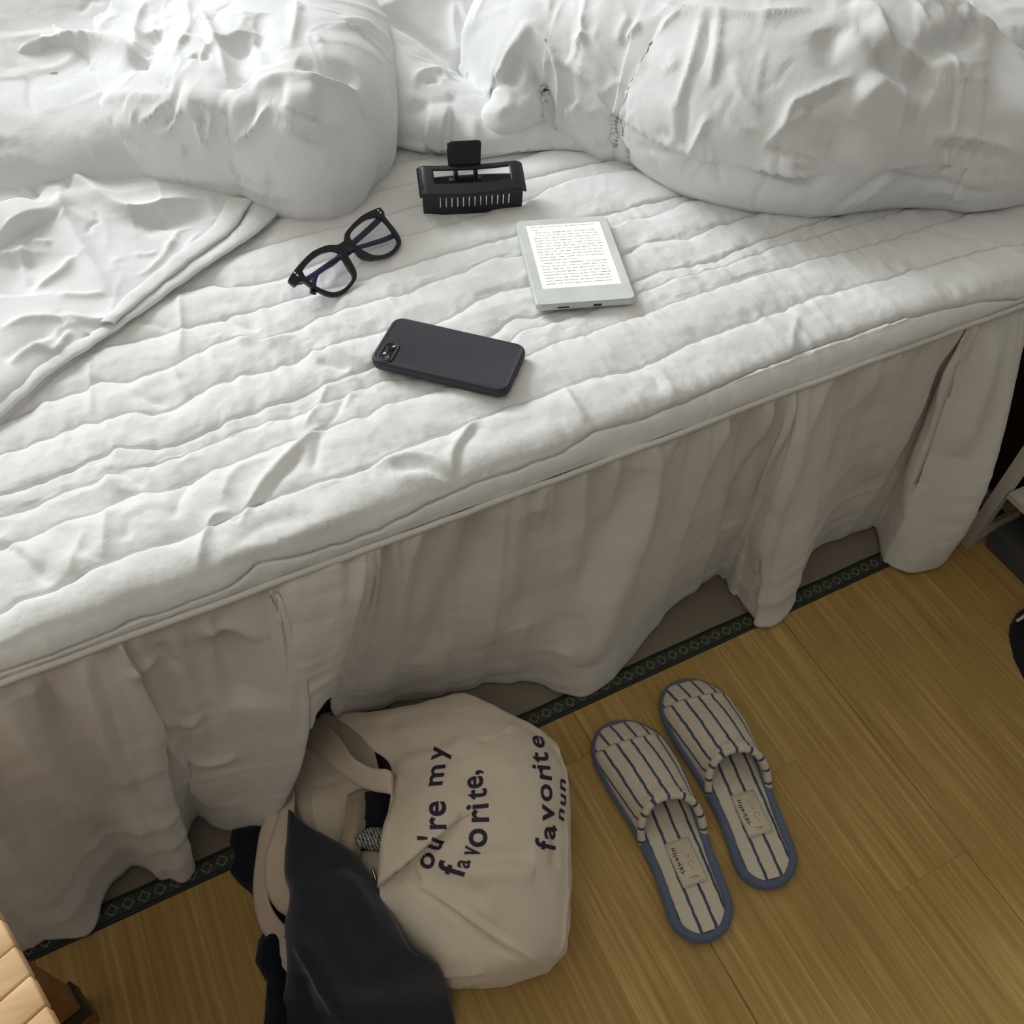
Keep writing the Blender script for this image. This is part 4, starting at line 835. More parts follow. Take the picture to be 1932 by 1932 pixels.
P2 = P.copy(); P2[..., 1] = 0.052 - 0.9 * (P[..., 1] - 0.0335); P2[..., 2] = 0.030 + (P[..., 2] - 0.045) * 1.25
thick(lpart('rear_handle', grid_mesh('handle2', P2), M_BLKPLASTIC, CLIP, True), 0.0026, 0)
lpart('spring', tube_mesh('spring', [(CLN * 0.455 + 0.010 * t, 0.026 + 0.0026 * math.cos(t * 22), 0.029 + 0.0026 * math.sin(t * 22)) for t in np.linspace(-1, 1, 90)], 0.0009, None, 6), M_BLKPLASTIC, CLIP)
for s_ in (-0.012, 0.012): lpart('hinge_post', box_mesh('post', CLN * 0.455 + s_ - 0.002, CLN * 0.455 + s_ + 0.002, 0.022, 0.040, 0.028, 0.0425, 0.0006), M_BLKPLASTIC, CLIP)
lpart('hinge_bar', box_mesh('bar', CLN * 0.455 - 0.020, CLN * 0.455 + 0.020, 0.030, 0.038, 0.024, 0.0275, 0.0008), M_BLKPLASTIC, CLIP)

# ------------------------------------------------------------------ slippers
SLn = 0.272
def sole_loop(n=72, inset=0.0, mir=1):
    # heel at y=0, toe at y=SLn
    tt = np.linspace(0, 1, 200); wd = np.interp(tt, [0, .12, .3, .5, .70, .82, 1], [.034, .0375, .0365, .041, .0485, .0485, .043])
    wd = np.convolve(np.pad(wd, 10, mode='edge'), np.ones(21) / 21, 'valid')
    cap = np.ones_like(tt); hr = 0.034 / SLn; tr_ = 0.052 / SLn
    cap = np.where(tt < hr, np.sqrt(np.clip(1 - (1 - tt / hr) ** 2.2, 0, 1)), cap); cap = np.where(tt > 1 - tr_, np.sqrt(np.clip(1 - ((tt - 1 + tr_) / tr_) ** 2.3, 0, 1)), cap)
    wd = wd * cap; cx_ = mir * (0.006 * np.sin(tt * math.pi * 1.1) - 0.008 * tt ** 3)
    R = np.stack([cx_ + wd, tt * SLn], 1); Lf_ = np.stack([cx_ - wd, tt * SLn], 1)[::-1]
    loop = np.concatenate([R, Lf_[1:-1]]); 
    seg = np.linalg.norm(np.roll(loop, -1, 0) - loop, axis=1); cum = np.concatenate([[0], np.cumsum(seg)]); l2 = np.concatenate([loop, loop[:1]])
    s_ = np.linspace(0, cum[-1], n, endpoint=False); out = np.stack([np.interp(s_, cum, l2[:, 0]), np.interp(s_, cum, l2[:, 1])], 1)
    if inset:
        out = off_loop(out, inset)
    return out, (tt, cx_, wd)
def make_slipper(mir, label, loc, rz, tilt=0):
    t = thing('slipper', label, 'slipper', loc, rz, 'pair of striped house slippers')
    lp, (tt, cc, ww) = sole_loop(90, 0.004, mir); lo_, _ = sole_loop(120, 0.004, mir)
    lpart('sole', slab('sole', lp, 0.0, 0.011, 0.002, 2), M_SOLE, t)
    lpi, _ = sole_loop(90, 0.0085, mir)
    # insole as a grid between left and right edges for stripes
    yv = np.linspace(0.009, SLn - 0.009, 90); ci = np.interp(yv / SLn, tt, cc); wi = np.maximum(np.interp(yv / SLn, tt, ww) - 0.0075, 0.001)
    uu = np.linspace(-1, 1, 31); P = np.zeros((31, 90, 3)); P[..., 0] = ci + uu[:, None] * wi; P[..., 1] = yv; P[..., 2] = 0.0145 - 0.003 * np.abs(uu[:, None]) ** 6 + 0.0006 * fbm(P[..., 0] * 90, P[..., 1] * 90, 2, 4) - 0.0015 * np.exp(-((yv / SLn - 0.22) / 0.12) ** 2)
    uv = np.stack([P[..., 0] * 0.86 + 0.0065, P[..., 1]], -1); ins = lpart('insole', grid_mesh('insole', P, uv=uv, flip=False), M_STRIPE, t, label='cream insole with blue pinstripes')
    bp = np.concatenate([lo_, ], 0); bpz = np.full((len(bp), 1), 0.0085); lpart('binding', tube_mesh('binding', np.concatenate([bp, bpz], 1), 0.0058, 0.0072, 10, True), M_BIND, t, label='slate blue edge binding')
    # vamp
    nu_, nv_ = 61, 60; u = np.linspace(-1, 1, nu_)[:, None]; v = np.linspace(0, 1, nv_)[None, :]
    ts = 0.545 - 0.125 * u ** 2 - 0.02 * u * mir; te = 0.975; T = ts + (te - ts) * v
    # vertical dome
    hw = np.maximum(np.interp(T, tt, ww) - 0.0025, 0.0005); cx_ = np.interp(T, tt, cc)
    hmax = np.interp(T, [.40, .55, .75, .86, .90, .97, 1], [.056, .050, .036, .025, .019, .010, .006])
    au = np.sin(u * math.pi / 2); dome = np.sqrt(np.clip(1 - np.abs(au) ** 2.4, 0, 1)) 
    X = cx_ + au * hw; Yv = T * SLn; Z = 0.0125 + (hmax - 0.004) * dome
    Z = Z + 0.0018 * np.exp(-((T - 0.855) / 0.012) ** 2) * dome - 0.0022 * np.exp(-((T - 0.875) / 0.008) ** 2) * dome + 0.0008 * fbm(X * 60, Yv * 60, 2, 3)
    lipd = (T - ts) * SLn; Z = Z + 0.0035 * np.exp(-((lipd - 0.006) / 0.005) ** 2) * dome
    P = np.stack([X, Yv, Z], -1)
    arc = np.concatenate([np.zeros((1, nv_)), np.cumsum(np.linalg.norm(np.diff(P, axis=0), axis=2), 0)], 0); arc = arc - arc[nu_ // 2]
    shift = np.where(T > 0.865, 0.0065, 0.0)
    uv = np.stack([arc * 0.86 + shift, Yv], -1)
    o = lpart('upper', grid_mesh('upper', P, uv=uv, flip=False), M_STRIPE, t, label='padded striped closed-toe upper'); thick(o, 0.004, -1)
    # rolled opening edge
    e = P[:, 0].copy(); e[:, 2] -= 0.0022; n_ = 61
    k = tube_mesh('rim', e, 0.0046, 0.0046, 12); UVL = k.uv_layers.new(name='UVMap')
    for poly in k.polygons:
        for li in poly.loop_indices:
            vi = k.loops[li].vertex_index; ring = min(vi // 12, nu_ - 1); UVL.data[li].uv = (arc[ring, 0] * 0.86, 0)
    lpart('opening_rim', k, M_STRIPE, t)
    # woven label on the heel of the insole
    lab = lpart('woven_label', box_mesh('label', -0.0155, 0.0155, -0.026, 0.026, 0.0, 0.0008, 0.0002, 1), M_PATCH, t, label='cream woven label with dark stitched lettering')
    lab.location = (float(np.interp(0.31, tt, cc)) + 0.0015, 0.31 * SLn, 0.0152); lab.rotation_euler = (0, 0, math.radians(2))
    bm = bmesh.new(); rr = random.Random(8)
    def st(x0, y0, x1, y1, w_=0.0006):
        d = Vector((x1 - x0, y1 - y0)); L = d.length; n = Vector((-d.y, d.x)) / max(L, 1e-6) * w_ / 2
        vs = [bm.verts.new((x0 + n.x, y0 + n.y, 0.00095)), bm.verts.new((x0 - n.x, y0 - n.y, 0.00095)), bm.verts.new((x1 - n.x, y1 - n.y, 0.00095)), bm.verts.new((x1 + n.x, y1 + n.y, 0.00095))]; bm.faces.new(vs)
    for a_, b2 in (((-.0145, -.0245), (.0145, -.0245)), ((.0145, -.0245), (.0145, .0245)), ((.0145, .0245), (-.0145, .0245)), ((-.0145, .0245), (-.0145, -.0245))): st(*a_, *b2, 0.00028)
    yy = 0.018
    for q in range(11):                                      # unreadable stitched letters, as worn in the photo
        h_ = rr.uniform(0.0040, 0.0065); x_ = -0.0085 + rr.uniform(-0.0006, 0.0006); st(x_ - h_ / 2, yy, x_ + h_ / 2, yy + rr.uniform(-.0006, .0006), 0.0010)
        if q % 2 == 0: st(x_ + rr.uniform(-.002, .002), yy, x_ + rr.uniform(-.002, .002), yy - 0.0028, 0.0008)
        yy -= 0.0028
    for cx2, cy2, r2 in ((0.0035, 0.012, 0.0026), (0.0045, 0.0055, 0.0018), (0.0050, -0.0035, 0.0034), (0.0040, -0.0105, 0.0018)):
        for a in range(9):
            if rr.random() < 0.75: st(cx2 + r2 * math.cos(a * .7), cy2 + r2 * math.sin(a * .7), cx2 + r2 * math.cos(a * .7 + .7), cy2 + r2 * math.sin(a * .7 + .7), 0.00035)
    st(-0.004, -0.0175, 0.006, -0.0180, 0.0006); st(-0.001, -0.0205, 0.004, -0.0200, 0.0005); st(0.006, -0.0180, 0.006, -0.0205, 0.0005)
    me = bpy.data.meshes.new('stitch'); bm.to_mesh(me); bm.free(); lpart('stitched_print', me, M_THREAD, lab, False)
    return t
def place_slipper(heel, toe):
    h = at(*heel, 0.006); t = at(*toe, 0.006); d = t - h; return (h[0], h[1], 0.0), math.atan2(d[1], d[0]) - math.pi / 2
l_, r_ = place_slipper((1340, 1776), (1170, 1364)); make_slipper(1, 'striped cream slipper nearer the tote bag', l_, r_)
l_, r_ = place_slipper((1462, 1676), (1298, 1292)); make_slipper(1, 'striped cream slipper farther from the tote bag', l_, r_)

# ------------------------------------------------------------------ tote bag
BAG = thing('tote_bag', 'beige canvas tote bag with dark lettering lying on its side on the floor', 'bag', (0.15, -0.15, 0))
rows = [
 [(625,1352,.055),(740,1337,.075),(870,1311,.085),(960,1347,.088),(1025,1383,.080),(1056,1425,.070)],
 [(668,1378,.080),(770,1362,.105),(880,1345,.118),(965,1362,.112),(1022,1392,.098),(1060,1440,.080)],
 [(700,1412,.090),(785,1396,.122),(885,1388,.135),(965,1398,.128),(1022,1416,.112),(1067,1475,.085)],
 [(738,1452,.100),(800,1450,.135),(890,1455,.146),(970,1475,.138),(1030,1495,.120),(1073,1545,.085)],
 [(730,1560,.118),(800,1560,.145),(880,1570,.150),(960,1590,.142),(1022,1600,.125),(1073,1640,.088)],
 [(716,1676,.112),(790,1655,.128),(870,1672,.135),(950,1690,.130),(1012,1710,.115),(1070,1725,.085)],
 [(735,1728,.098),(790,1742,.112),(870,1748,.118),(935,1768,.110),(1004,1788,.098),(1062,1790,.072)],
 [(775,1800,.070),(830,1815,.082),(880,1828,.088),(930,1832,.085),(990,1824,.078),(1043,1816,.058)],
 [(800,1850,.020),(850,1862,.022),(890,1866,.022),(950,1862,.022),(1000,1848,.022),(1032,1836,.024)],
]
g = pxgrid(rows)
back = [[p[0] + 0.004, p[1] + 0.022, 0.004] for p in g[0]]; frontr = [[p[0] - 0.002, p[1] + 0.010, 0.003] for p in g[-1]]
g = [back] + g + [frontr]
g = [r_ + [[r_[-1][0] + 0.002 * (k_ < len(g) - 2), r_[-1][1] + 0.004 * (k_ > len(g) - 4), r_[-1][2] * 0.5], [r_[-1][0] - (0.012 if k_ < len(g) - 3 else 0.016), r_[-1][1] + 0.012 * (k_ > len(g) - 4), 0.003]] for k_, r_ in enumerate(g)]
P = patch(g, 190, 150)
N = normals(P); N *= np.where((N[..., 2:3] < 0), -1, 1)
Xu, Yu = P[..., 0], P[..., 1]
D = 0.0011 * fbm(Xu * 30, Yu * 30, 3, 6) + 0.0012 * ridged(Xu * 14 + Yu * 6, Yu * 14, 2, 12)
SB = [('step', .009, .030, [(714,1680),(740,1660),(770,1640),(800,1612),(830,1582),(850,1560),(875,1535)]), ('ridge', -.004, .004, [(716,1684),(770,1645),(810,1608),(850,1565)]),
 ('ridge', .004, .0030, [(790,1668),(840,1700),(890,1735),(950,1775),(1000,1802),(1045,1828)]), ('ridge', -.0035, .0022, [(778,1672),(830,1706),(880,1742),(935,1782),(985,1812)]), ('ridge', -.0025, .0022, [(800,1655),(850,1688),(900,1724),(960,1768)]),
 ('soft', -.006, .010, [(860,1628),(900,1616),(950,1612),(1010,1618)]), ('soft', .005, .010, [(880,1650),(950,1640),(1010,1650)]), ('soft', -.005, .010, [(800,1650),(850,1670),(900,1685),(930,1690)]), ('soft', -.005, .008, [(790,1650),(770,1665)]),
 ('ridge', .004, .003, [(912,1398),(940,1385),(965,1372),(985,1370)]), ('ridge', -.004, .003, [(905,1402),(935,1390),(962,1376)]), ('ridge', .003, .003, [(1000,1376),(1030,1390),(1050,1415),(1062,1450),(1070,1520)]), ('ridge', .003, .0022, [(1068,1530),(1070,1640),(1066,1740),(1058,1790),(1040,1815)]),
 ('soft', -.004, .010, [(700,1395),(780,1415),(860,1405)]), ('soft', .004, .010, [(740,1450),(820,1415),(900,1400)]), ('soft', -.003, .010, [(830,1580),(860,1560),(890,1540)]), ('ridge', .003, .006, [(815,1838),(860,1836),(900,1832),(920,1836)]), ('ridge', -.003, .006, [(820,1848),(870,1846),(915,1842)]),
 ('soft', -.004, .008, [(1050,1560),(1048,1640)])]
strokes(P, D, SB)
BP = P + N * D[..., None]
body = link('body', grid_mesh('bag', BP), M_CANVAS, BAG); thick(body, 0.0016, -1)
bvh_v = [Vector(v) for v in BP.reshape(-1, 3)]; nu_, nv_ = BP.shape[:2]
def faces_of(nu_, nv_, o=0): return [(o + i * nv_ + j, o + (i + 1) * nv_ + j, o + (i + 1) * nv_ + j + 1, o + i * nv_ + j + 1) for i in range(nu_ - 1) for j in range(nv_ - 1)]
bag_bvh = BVHTree.FromPolygons(bvh_v, faces_of(nu_, nv_))
# the turned-over front panel at the mouth, a second layer of canvas resting on the body
def hitb(px, py, lift):
    for k in range(12):
        d = Vector(ray(px + k * 1.5, py)).normalized(); h = bag_bvh.ray_cast(Vector(EYE), d)
        if h[0] is not None: break
    return at(px, py, h[0].z)
topE = catmull([(741,1446),(790,1425),(850,1408),(905,1400),(950,1400)], 24); midE = catmull([(744,1500),(800,1490),(860,1485),(915,1480),(955,1478)], 24)
lowM = catmull([(722,1572),(780,1555),(835,1535),(885,1525),(935,1520)], 24); botE = catmull([(713,1682),(757,1648),(803,1606),(846,1566),(882,1530)], 24)
FP = np.zeros((24, 30, 3)); hgt = np.linspace(0, 1, 30)
for i in range(24):
    col = catmull([topE[i], midE[i], lowM[i], botE[i]], 30); f = i / 23
    for j in range(30):
        lift = 0.0012 + (0.0065 * (1 - f) ** 0.8 + 0.0035) * (hgt[j] ** 1.6) * (1 - f ** 3) - 0.0035 * f ** 6 - 0.003 * (1 - hgt[j]) ** 6
        p = hitb(*col[j], 0.0); p[2] += lift; FP[i, j] = p
flap = link('turned_front_edge', grid_mesh('flap', FP, flip=True), M_CANVAS, BAG, label='front panel edge folded over near the mouth'); thick(flap, 0.0016, -1)
nb = len(bvh_v); allv = bvh_v + [Vector(v) for v in FP.reshape(-1, 3)]
bag_bvh = BVHTree.FromPolygons(allv, faces_of(nu_, nv_) + faces_of(24, 30, nb))
def on_bag(px, py, lift=0.0007):
    d = Vector(ray(px, py)).normalized(); h = bag_bvh.ray_cast(Vector(EYE), d)
    if h[0] is None: return None
    n = h[1] if h[1].dot(d) < 0 else -h[1]; return h[0] + n * lift
FONT = bpy.data.fonts['Bfont'] if 'Bfont' in bpy.data.fonts else None
def glyph_print(name, chars):
    """chars: (character, origin px, advance px vector, up px vector, cut) - printed letters laid on the canvas"""
    bm = bmesh.new()
    for ch, (ox, oy), (ax, ay), (ux, uy), cut in chars:
        cu = bpy.data.curves.new('g', 'FONT'); cu.body = ch; cu.resolution_u = 4; cu.offset = 0.020; cu.fill_mode = 'FRONT'
        to = bpy.data.objects.new('g', cu); COL.objects.link(to); dg = bpy.context.evaluated_depsgraph_get(); dg.update(); me = bpy.data.meshes.new_from_object(to.evaluated_get(dg))
        b2 = bmesh.new(); b2.from_mesh(me); bpy.data.objects.remove(to); bpy.data.meshes.remove(me); bpy.data.curves.remove(cu)
        for _ in range(2):
            es = [e for e in b2.edges if e.calc_length() > 0.09]
            if es: bmesh.ops.subdivide_edges(b2, edges=es, cuts=2, use_grid_fill=False)
            bmesh.ops.triangulate(b2, faces=b2.faces[:])
        mp = {}; 
        for v in b2.verts:
            x, y = v.co.x, v.co.y
            p = on_bag(ox + ax * x + ux * y, oy + ay * x + uy * y)
            mp[v.index] = bm.verts.new(p) if p is not None and (cut is None or cut(x, y)) else None
        for f in b2.faces:
            vs = [mp[v.index] for v in f.verts]
            if all(vs) and len(set(vs)) == len(vs): bm.faces.new(vs)
        b2.free()
    me = bpy.data.meshes.new(name); bm.to_mesh(me); bm.free(); return me
def word(txt, p0, p1, h, lean=0.0, widths=None):
    """letters from p0 to p1 along the baseline; h: letter size in px toward the left of travel"""
    wd = {'f': .36, 'a': .58, 'v': .54, 'o': .62, 'r': .40, 'i': .28, 't': .38, 'e': .58, ',': .26, 'm': .92, 'y': .54, "'": .22, ' ': .34, 'u': .60, 'n': .60}
    tot = sum(wd[c] for c in txt); d = np.array(p1, float) - np.array(p0, float); u_ = np.array([d[1], -d[0]]); u_ = u_ / np.linalg.norm(u_) * h; u_ = u_ * (1 if u_[0] < 0 else -1)
    out = []; s_ = 0; sc = np.linalg.norm(d) / tot; dn = d / np.linalg.norm(d)
    for c in txt:
        if c != ' ': out.append((c, tuple(np.array(p0) + dn * s_ * sc), tuple(dn * sc), tuple(u_ + dn * lean * h), None))
        s_ += wd[c]
    return out
LINES = {
 "favorite": [('f', (872,1657), (26,-62), (-70,-22)), ('a', (884,1640), (8,-38), (-48,-8)), ('v', (904,1617), (4,-34), (-60,-14)), ('o', (917,1599), (2,-66), (-70,0)), ('r', (921,1554), (2,-66), (-66,2)), ('i', (920,1527), (3,-62), (-62,6)), ('t', (917,1506), (0,-52), (-60,6)), ('e', (910,1488), (0,-52), (-60,5)), (',', (905,1463), (-4,-50), (-56,10))],
 "you're my": [('o', (812,1644), (22,-54), (-50,-24)), ('u', (827,1608), (24,-44), (-46,-18)), ("'", (836,1588), (0,-56), (-66,-2)), ('r', (841,1567), (0,-62), (-64,2)), ('e', (840,1541), (0,-62), (-64,2)), ('m', (833,1484), (10,-56), (-52,4)), ('y', (838,1433), (12,-52), (-52,0))],
 "favorite near the base": [('f', (1046,1607), (6,-58), (-54,-12)), ('a', (1046,1585), (2,-64), (-42,-4)), ('v', (1045,1550), (-2,-66), (-46,-6)), ('o', (1041,1514), (-2,-62), (-44,-4)), ('r', (1040,1476), (-4,-60), (-46,-8)), ('i', (1037,1455), (-4,-52), (-50,-4)), ('t', (1034,1439), (-6,-54), (-50,-2)), ('e', (1028,1414), (-10,-50), (-44,-8))],
 "nun": [("'", (1060,1572), (0,-50), (-22,-4)), ('n', (1063,1552), (2,-50), (-20,-12)), ('u', (1066,1524), (2,-48), (-20,-12)), ('n', (1066,1496), (0,-50), (-20,-12))]}
for word_, L_c in LINES.items():
    for c, o_, a_, u_ in L_c:
        me = glyph_print('letter', [(c, o_, a_, u_, None)])
        if len(me.polygons): link('printed_letter', me, M_INK, BAG, smooth=False, label='dark navy printed letter' if c not in ",'" else 'dark navy printed punctuation mark')
# back panel and lining seen through the mouth
g = pxgrid([[(545,1440,.030),(575,1390,.040),(612,1346,.046),(680,1346,.052)],
 [(542,1500,.028),(590,1475,.040),(650,1455,.040),(712,1440,.060)],
 [(556,1545,.036),(600,1530,.044),(655,1520,.034),(722,1515,.020)],
 [(590,1588,.045),(625,1588,.050),(665,1580,.034),(722,1580,.018)],
 [(660,1615,.050),(672,1640,.045),(690,1640,.030),(722,1640,.020)],
 [(690,1680,.060),(700,1690,.050),(712,1700,.045),(726,1710,.050)]])
P = patch(g, 70, 60); N = normals(P); N *= np.where(N[..., 2:3] < 0, -1, 1); D = 0.0016 * fbm(P[..., 0] * 30, P[..., 1] * 30, 3, 2)
strokes(P, D, [('ridge', -.003, .003, [(552,1466),(580,1474),(600,1480),(640,1473),(690,1470)]), ('ridge', .003, .004, [(590,1500),(595,1540),(600,1570)]), ('ridge', .003, .004, [(560,1500),(570,1540),(585,1560)])])
thick(link('back_panel', grid_mesh('back_panel', P + N * D[..., None]), M_CANVAS, BAG, label='inside of the bag behind its open mouth'), 0.0015, -1)
def strap(A, Bs, zA, zB, n=80, nv=8, **props):
    A = catmull([at(x, y, z) for (x, y), z in zip(A, zA)], n); Bq = catmull([at(x, y, z) for (x, y), z in zip(Bs, zB)], n); v = np.linspace(0, 1, nv)
    P = A[:, None] * (1 - v)[None, :, None] + Bq[:, None] * v[None, :, None]; P[..., 2] += 0.0004 * fbm(P[..., 0] * 60, P[..., 1] * 60, 2, 1) - 0.0005 * (abs(v - 0.5) > 0.40)
    return thick(link('handle', grid_mesh('handle', P, flip=True), M_STRAP, BAG, **props), 0.003, 0)
strap([(592,1352),(625,1375),(645,1400),(665,1428),(700,1448),(732,1452),(742,1470)], [(565,1398),(600,1425),(640,1455),(675,1480),(705,1492),(735,1498),(741,1510)], [.065,.085,.10,.11,.118,.125,.112], [.060,.078,.092,.10,.108,.115,.108], label='canvas handle crossing the mouth of the bag')
strap([(548,1470),(520,1510),(495,1560),(484,1620),(479,1680),(486,1730),(500,1762),(526,1786)], [(556,1500),(535,1540),(512,1590),(505,1640),(505,1690),(515,1718),(530,1738),(545,1752)], [.04,.045,.04,.035,.03,.025,.02,.015], [.045,.05,.05,.05,.045,.04,.035,.03], label='loose canvas handle looped on the floor')
strap([(546,1480),(520,1560),(502,1610),(500,1660),(508,1690),(525,1715),(545,1728)], [(556,1500),(555,1570),(556,1620),(556,1660),(556,1690),(556,1715),(556,1728)], [.05,.055,.055,.05,.045,.04,.035], [.06,.065,.065,.06,.06,.055,.05])
strap([(527,1772),(522,1800),(520,1825),(512,1840),(514,1848)], [(556,1765),(552,1800),(546,1825),(545,1842),(545,1848)], [.02,.018,.014,.010,.006], [.03,.025,.02,.012,.008])
# things inside the mouth
kn = pxgrid([[(655,1500,.045),(675,1490,.050),(700,1488,.045)], [(650,1550,.060),(672,1545,.066),(692,1545,.058)], [(640,1600,.064),(660,1602,.070),(682,1600,.060)], [(660,1640,.060),(668,1645,.060),(676,1640,.055)]])
P = patch(kn, 30, 24); P[..., 2] += 0.002 * ridged(P[..., 0] * 20, P[..., 1] * 20, 2)
tag(thick(link('folded_knit', grid_mesh('knit', P), M_BEIGEKNIT, smooth=True), 0.004, -1), 'beige knitted fabric folded inside the mouth of the tote bag', 'knitwear')
bk = pxgrid([[(688,1495,.050),(715,1488,.060),(742,1490,.060)], [(690,1530,.058),(715,1522,.066),(742,1525,.062)], [(684,1570,.050),(710,1570,.056),(735,1570,.050)], [(676,1612,.035),(700,1612,.035),(728,1612,.030)]])
P = patch(bk, 30, 24); P[..., 2] += 0.002 * fbm(P[..., 0] * 40, P[..., 1] * 40, 2)
tag(thick(link('black_pouch', grid_mesh('pouch', P), M_BLACK), 0.006, -1), 'black soft pouch tucked inside the tote bag', 'pouch')
zb = pxgrid([[(668,1578,.066),(695,1562,.074),(730,1562,.070)], [(672,1590,.072),(700,1580,.080),(735,1582,.076)], [(682,1600,.066),(706,1604,.072),(735,1606,.066)], [(700,1600,.055),(715,1606,.058),(735,1612,.05)]])
P = patch(zb, 24, 24); m, nt, b = nodes('black_white_zigzag_fabric'); co = coords(nt); wv = nt.nodes.new('ShaderNodeTexWave'); wv.inputs['Scale'].default_value = 95; wv.inputs['Distortion'].default_value = 5; wv.inputs['Detail Scale'].default_value = 3; nt.links.new(co, wv.inputs[0])
nt.links.new(ramp(nt, wv.outputs[1], [(0.25, (0.02, 0.02, 0.02)), (0.45, (0.45, 0.44, 0.42))]), b.inputs['Base Color']); setp(b, Roughness=0.7)
tag(thick(link('patterned_pouch', grid_mesh('zebra', P), m), 0.004, -1), 'small black and white zigzag patterned pouch inside the tote bag', 'pouch')
lin = pxgrid([[(672,1606,.050),(700,1604,.050),(722,1604,.052)], [(690,1640,.056),(705,1642,.058),(722,1642,.060)], [(704,1678,.070),(712,1682,.074),(720,1684,.080)]])
thick(link('lining_flap', grid_mesh('lining', patch(lin, 16, 16)), M_CANVAS, BAG), 0.0012, -1)
zp = [at(x, y, .072) for x, y in [(703,1640),(706,1650),(710,1664)]]
link('zipper_pull', tube_mesh('zip', catmull(zp, 8), 0.0016, 0.0010, 8), M_SILVER, BAG, label='silver zipper pull')

# ------------------------------------------------------------------ clothing on the floor
nv = [
 [(546,1528,.072),(556,1542,.078),(566,1552,.078),(577,1560,.072)],
 [(542,1580,.074),(585,1585,.090),(625,1588,.094),(655,1602,.082)],
 [(540,1640,.080),(590,1640,.102),(645,1640,.108),(692,1642,.095)],
 [(548,1690,.090),(600,1690,.118),(660,1690,.126),(715,1692,.112)],
 [(541,1745,.080),(610,1745,.122),(680,1742,.130),(742,1738,.118)],
 [(545,1800,.060),(620,1800,.104),(710,1795,.122),(770,1790,.118)],
 [(543,1850,.040),(620,1860,.076),(720,1850,.104),(815,1822,.094)],
 [(536,1900,.020),(620,1910,.046),(740,1900,.064),(842,1888,.034)],
 [(530,1960,.010),(620,1990,.022),(750,1980,.026),(850,1965,.010)],
 [(530,2010,.006),(620,2040,.012),(750,2040,.014),(850,2020,.006)]]
g = pxgrid(nv); g = [[[r_[0][0] - 0.002, r_[0][1], max(0.004, r_[0][2] - 0.05)]] + r_ + [[r_[-1][0] + 0.003, r_[-1][1] - 0.002, max(0.004, r_[-1][2] - 0.03)]] for r_ in g]
P = patch(g, 150, 90); N = normals(P); N *= np.where(N[..., 2:3] < 0, -1, 1)
D = 0.0018 * fbm(P[..., 0] * 18, P[..., 1] * 18, 3, 7)
strokes(P, D, [('soft', .006, .008, [(555,1780),(585,1820),(610,1870),(640,1932)]), ('soft', -.005, .010, [(570,1830),(580,1880),(590,1932)]), ('soft', .005, .010, [(640,1640),(680,1700),(715,1760),(760,1820)]), ('soft', -.004, .012, [(600,1680),(640,1760),(690,1840)])])
tag(thick(link('navy_shirt', grid_mesh('navy', P + N * D[..., None]), M_NAVY), 0.002, -1), 'dark navy garment draped out of the tote bag onto the floor', 'clothing')
def lump(name, loop, h, m, seed, label, cat, w=0.02):
    poly = np.array([at(x, y, 0.012)[:2] for x, y in loop]); lo = poly.min(0) - .004; hi = poly.max(0) + .004; st_ = 0.0022
    X, Y = np.meshgrid(np.arange(lo[0], hi[0], st_), np.arange(lo[1], hi[1], st_), indexing='ij'); d, ins, NX, NY = poly_dist(X, Y, poly); sd = np.where(ins, d, 0); rimv = (~ins) & (d < st_ * 1.3); X = np.where(rimv, NX, X); Y = np.where(rimv, NY, Y)
    t = np.clip(sd / w, 0, 1); Z = 0.0005 + h * np.sqrt(1 - (1 - t) ** 2) + 0.006 * fbm(X * 30, Y * 30, 4, seed) * t; P = np.stack([X, Y, np.maximum(Z, 0.0003)], -1)
    return tag(link(name, grid_mesh(name, P, ins | rimv), m), label, cat)
lump('black_fleece', [(435,1560),(500,1545),(560,1560),(560,1760),(556,1940),(556,2010),(470,2010),(495,1925),(500,1850),(478,1810),(485,1770),(498,1750),(490,1720),(470,1680),(448,1662),(430,1640),(438,1610),(430,1585)], 0.022, M_BLACK, 3, 'crumpled black fleece lying on the floor left of the tote bag', 'clothing')

# ------------------------------------------------------------------ slatted stool at the lower left
sa = math.atan2(-0.295 + 0.218, -0.181 + 0.202); 
STOOL = thing('slatted_stool', 'pale tan slatted wooden stool at the lower left corner', 'stool', (-0.30, -0.16, 0.0))
e0 = np.array([-0.202, -0.218]); e1 = np.array([-0.181, -0.295]); ed = (e1 - e0) / np.linalg.norm(e1 - e0); en = np.array([ed[1], -ed[0]]); en *= np.sign(-en[0])   # into the top (left)
s_start = -0.13; sw = 0.0222
for k in range(17):
    s0 = s_start + k * sw - 0.004
    me = box_mesh('slat', 0.0, 0.30, 0.0001, sw - 0.0001, 0.438, 0.450, 0.0016, 2); V = np.array([v.co[:] for v in me.vertices])
    V[:, 1] += 0.0006 * vnoise(V[:, 0] * 25, V[:, 0] * 0 + k)
    Wd = np.zeros_like(V); Wd[:, :2] = e0 + V[:, :1] * (en * 0.985 + ed * 0.10) + (s0 + V[:, 1:2]) * ed; Wd[:, 2] = V[:, 2]
    for v, q in zip(me.vertices, Wd): v.co = q
    link('slat', me, M_STOOL, STOOL, True)
def bar_between(name, s0, s1, n0, n1, z0, z1, m, parent, **p):
    me = box_mesh(name, n0, n1, s0, s1, z0, z1, 0.002); V = np.array([v.co[:] for v in me.vertices])
    for v, q in zip(me.vertices, V): w_ = e0 + q[0] * en + q[1] * ed; v.co = (w_[0], w_[1], q[2])
    return link(name, me, m, parent, False, **p)
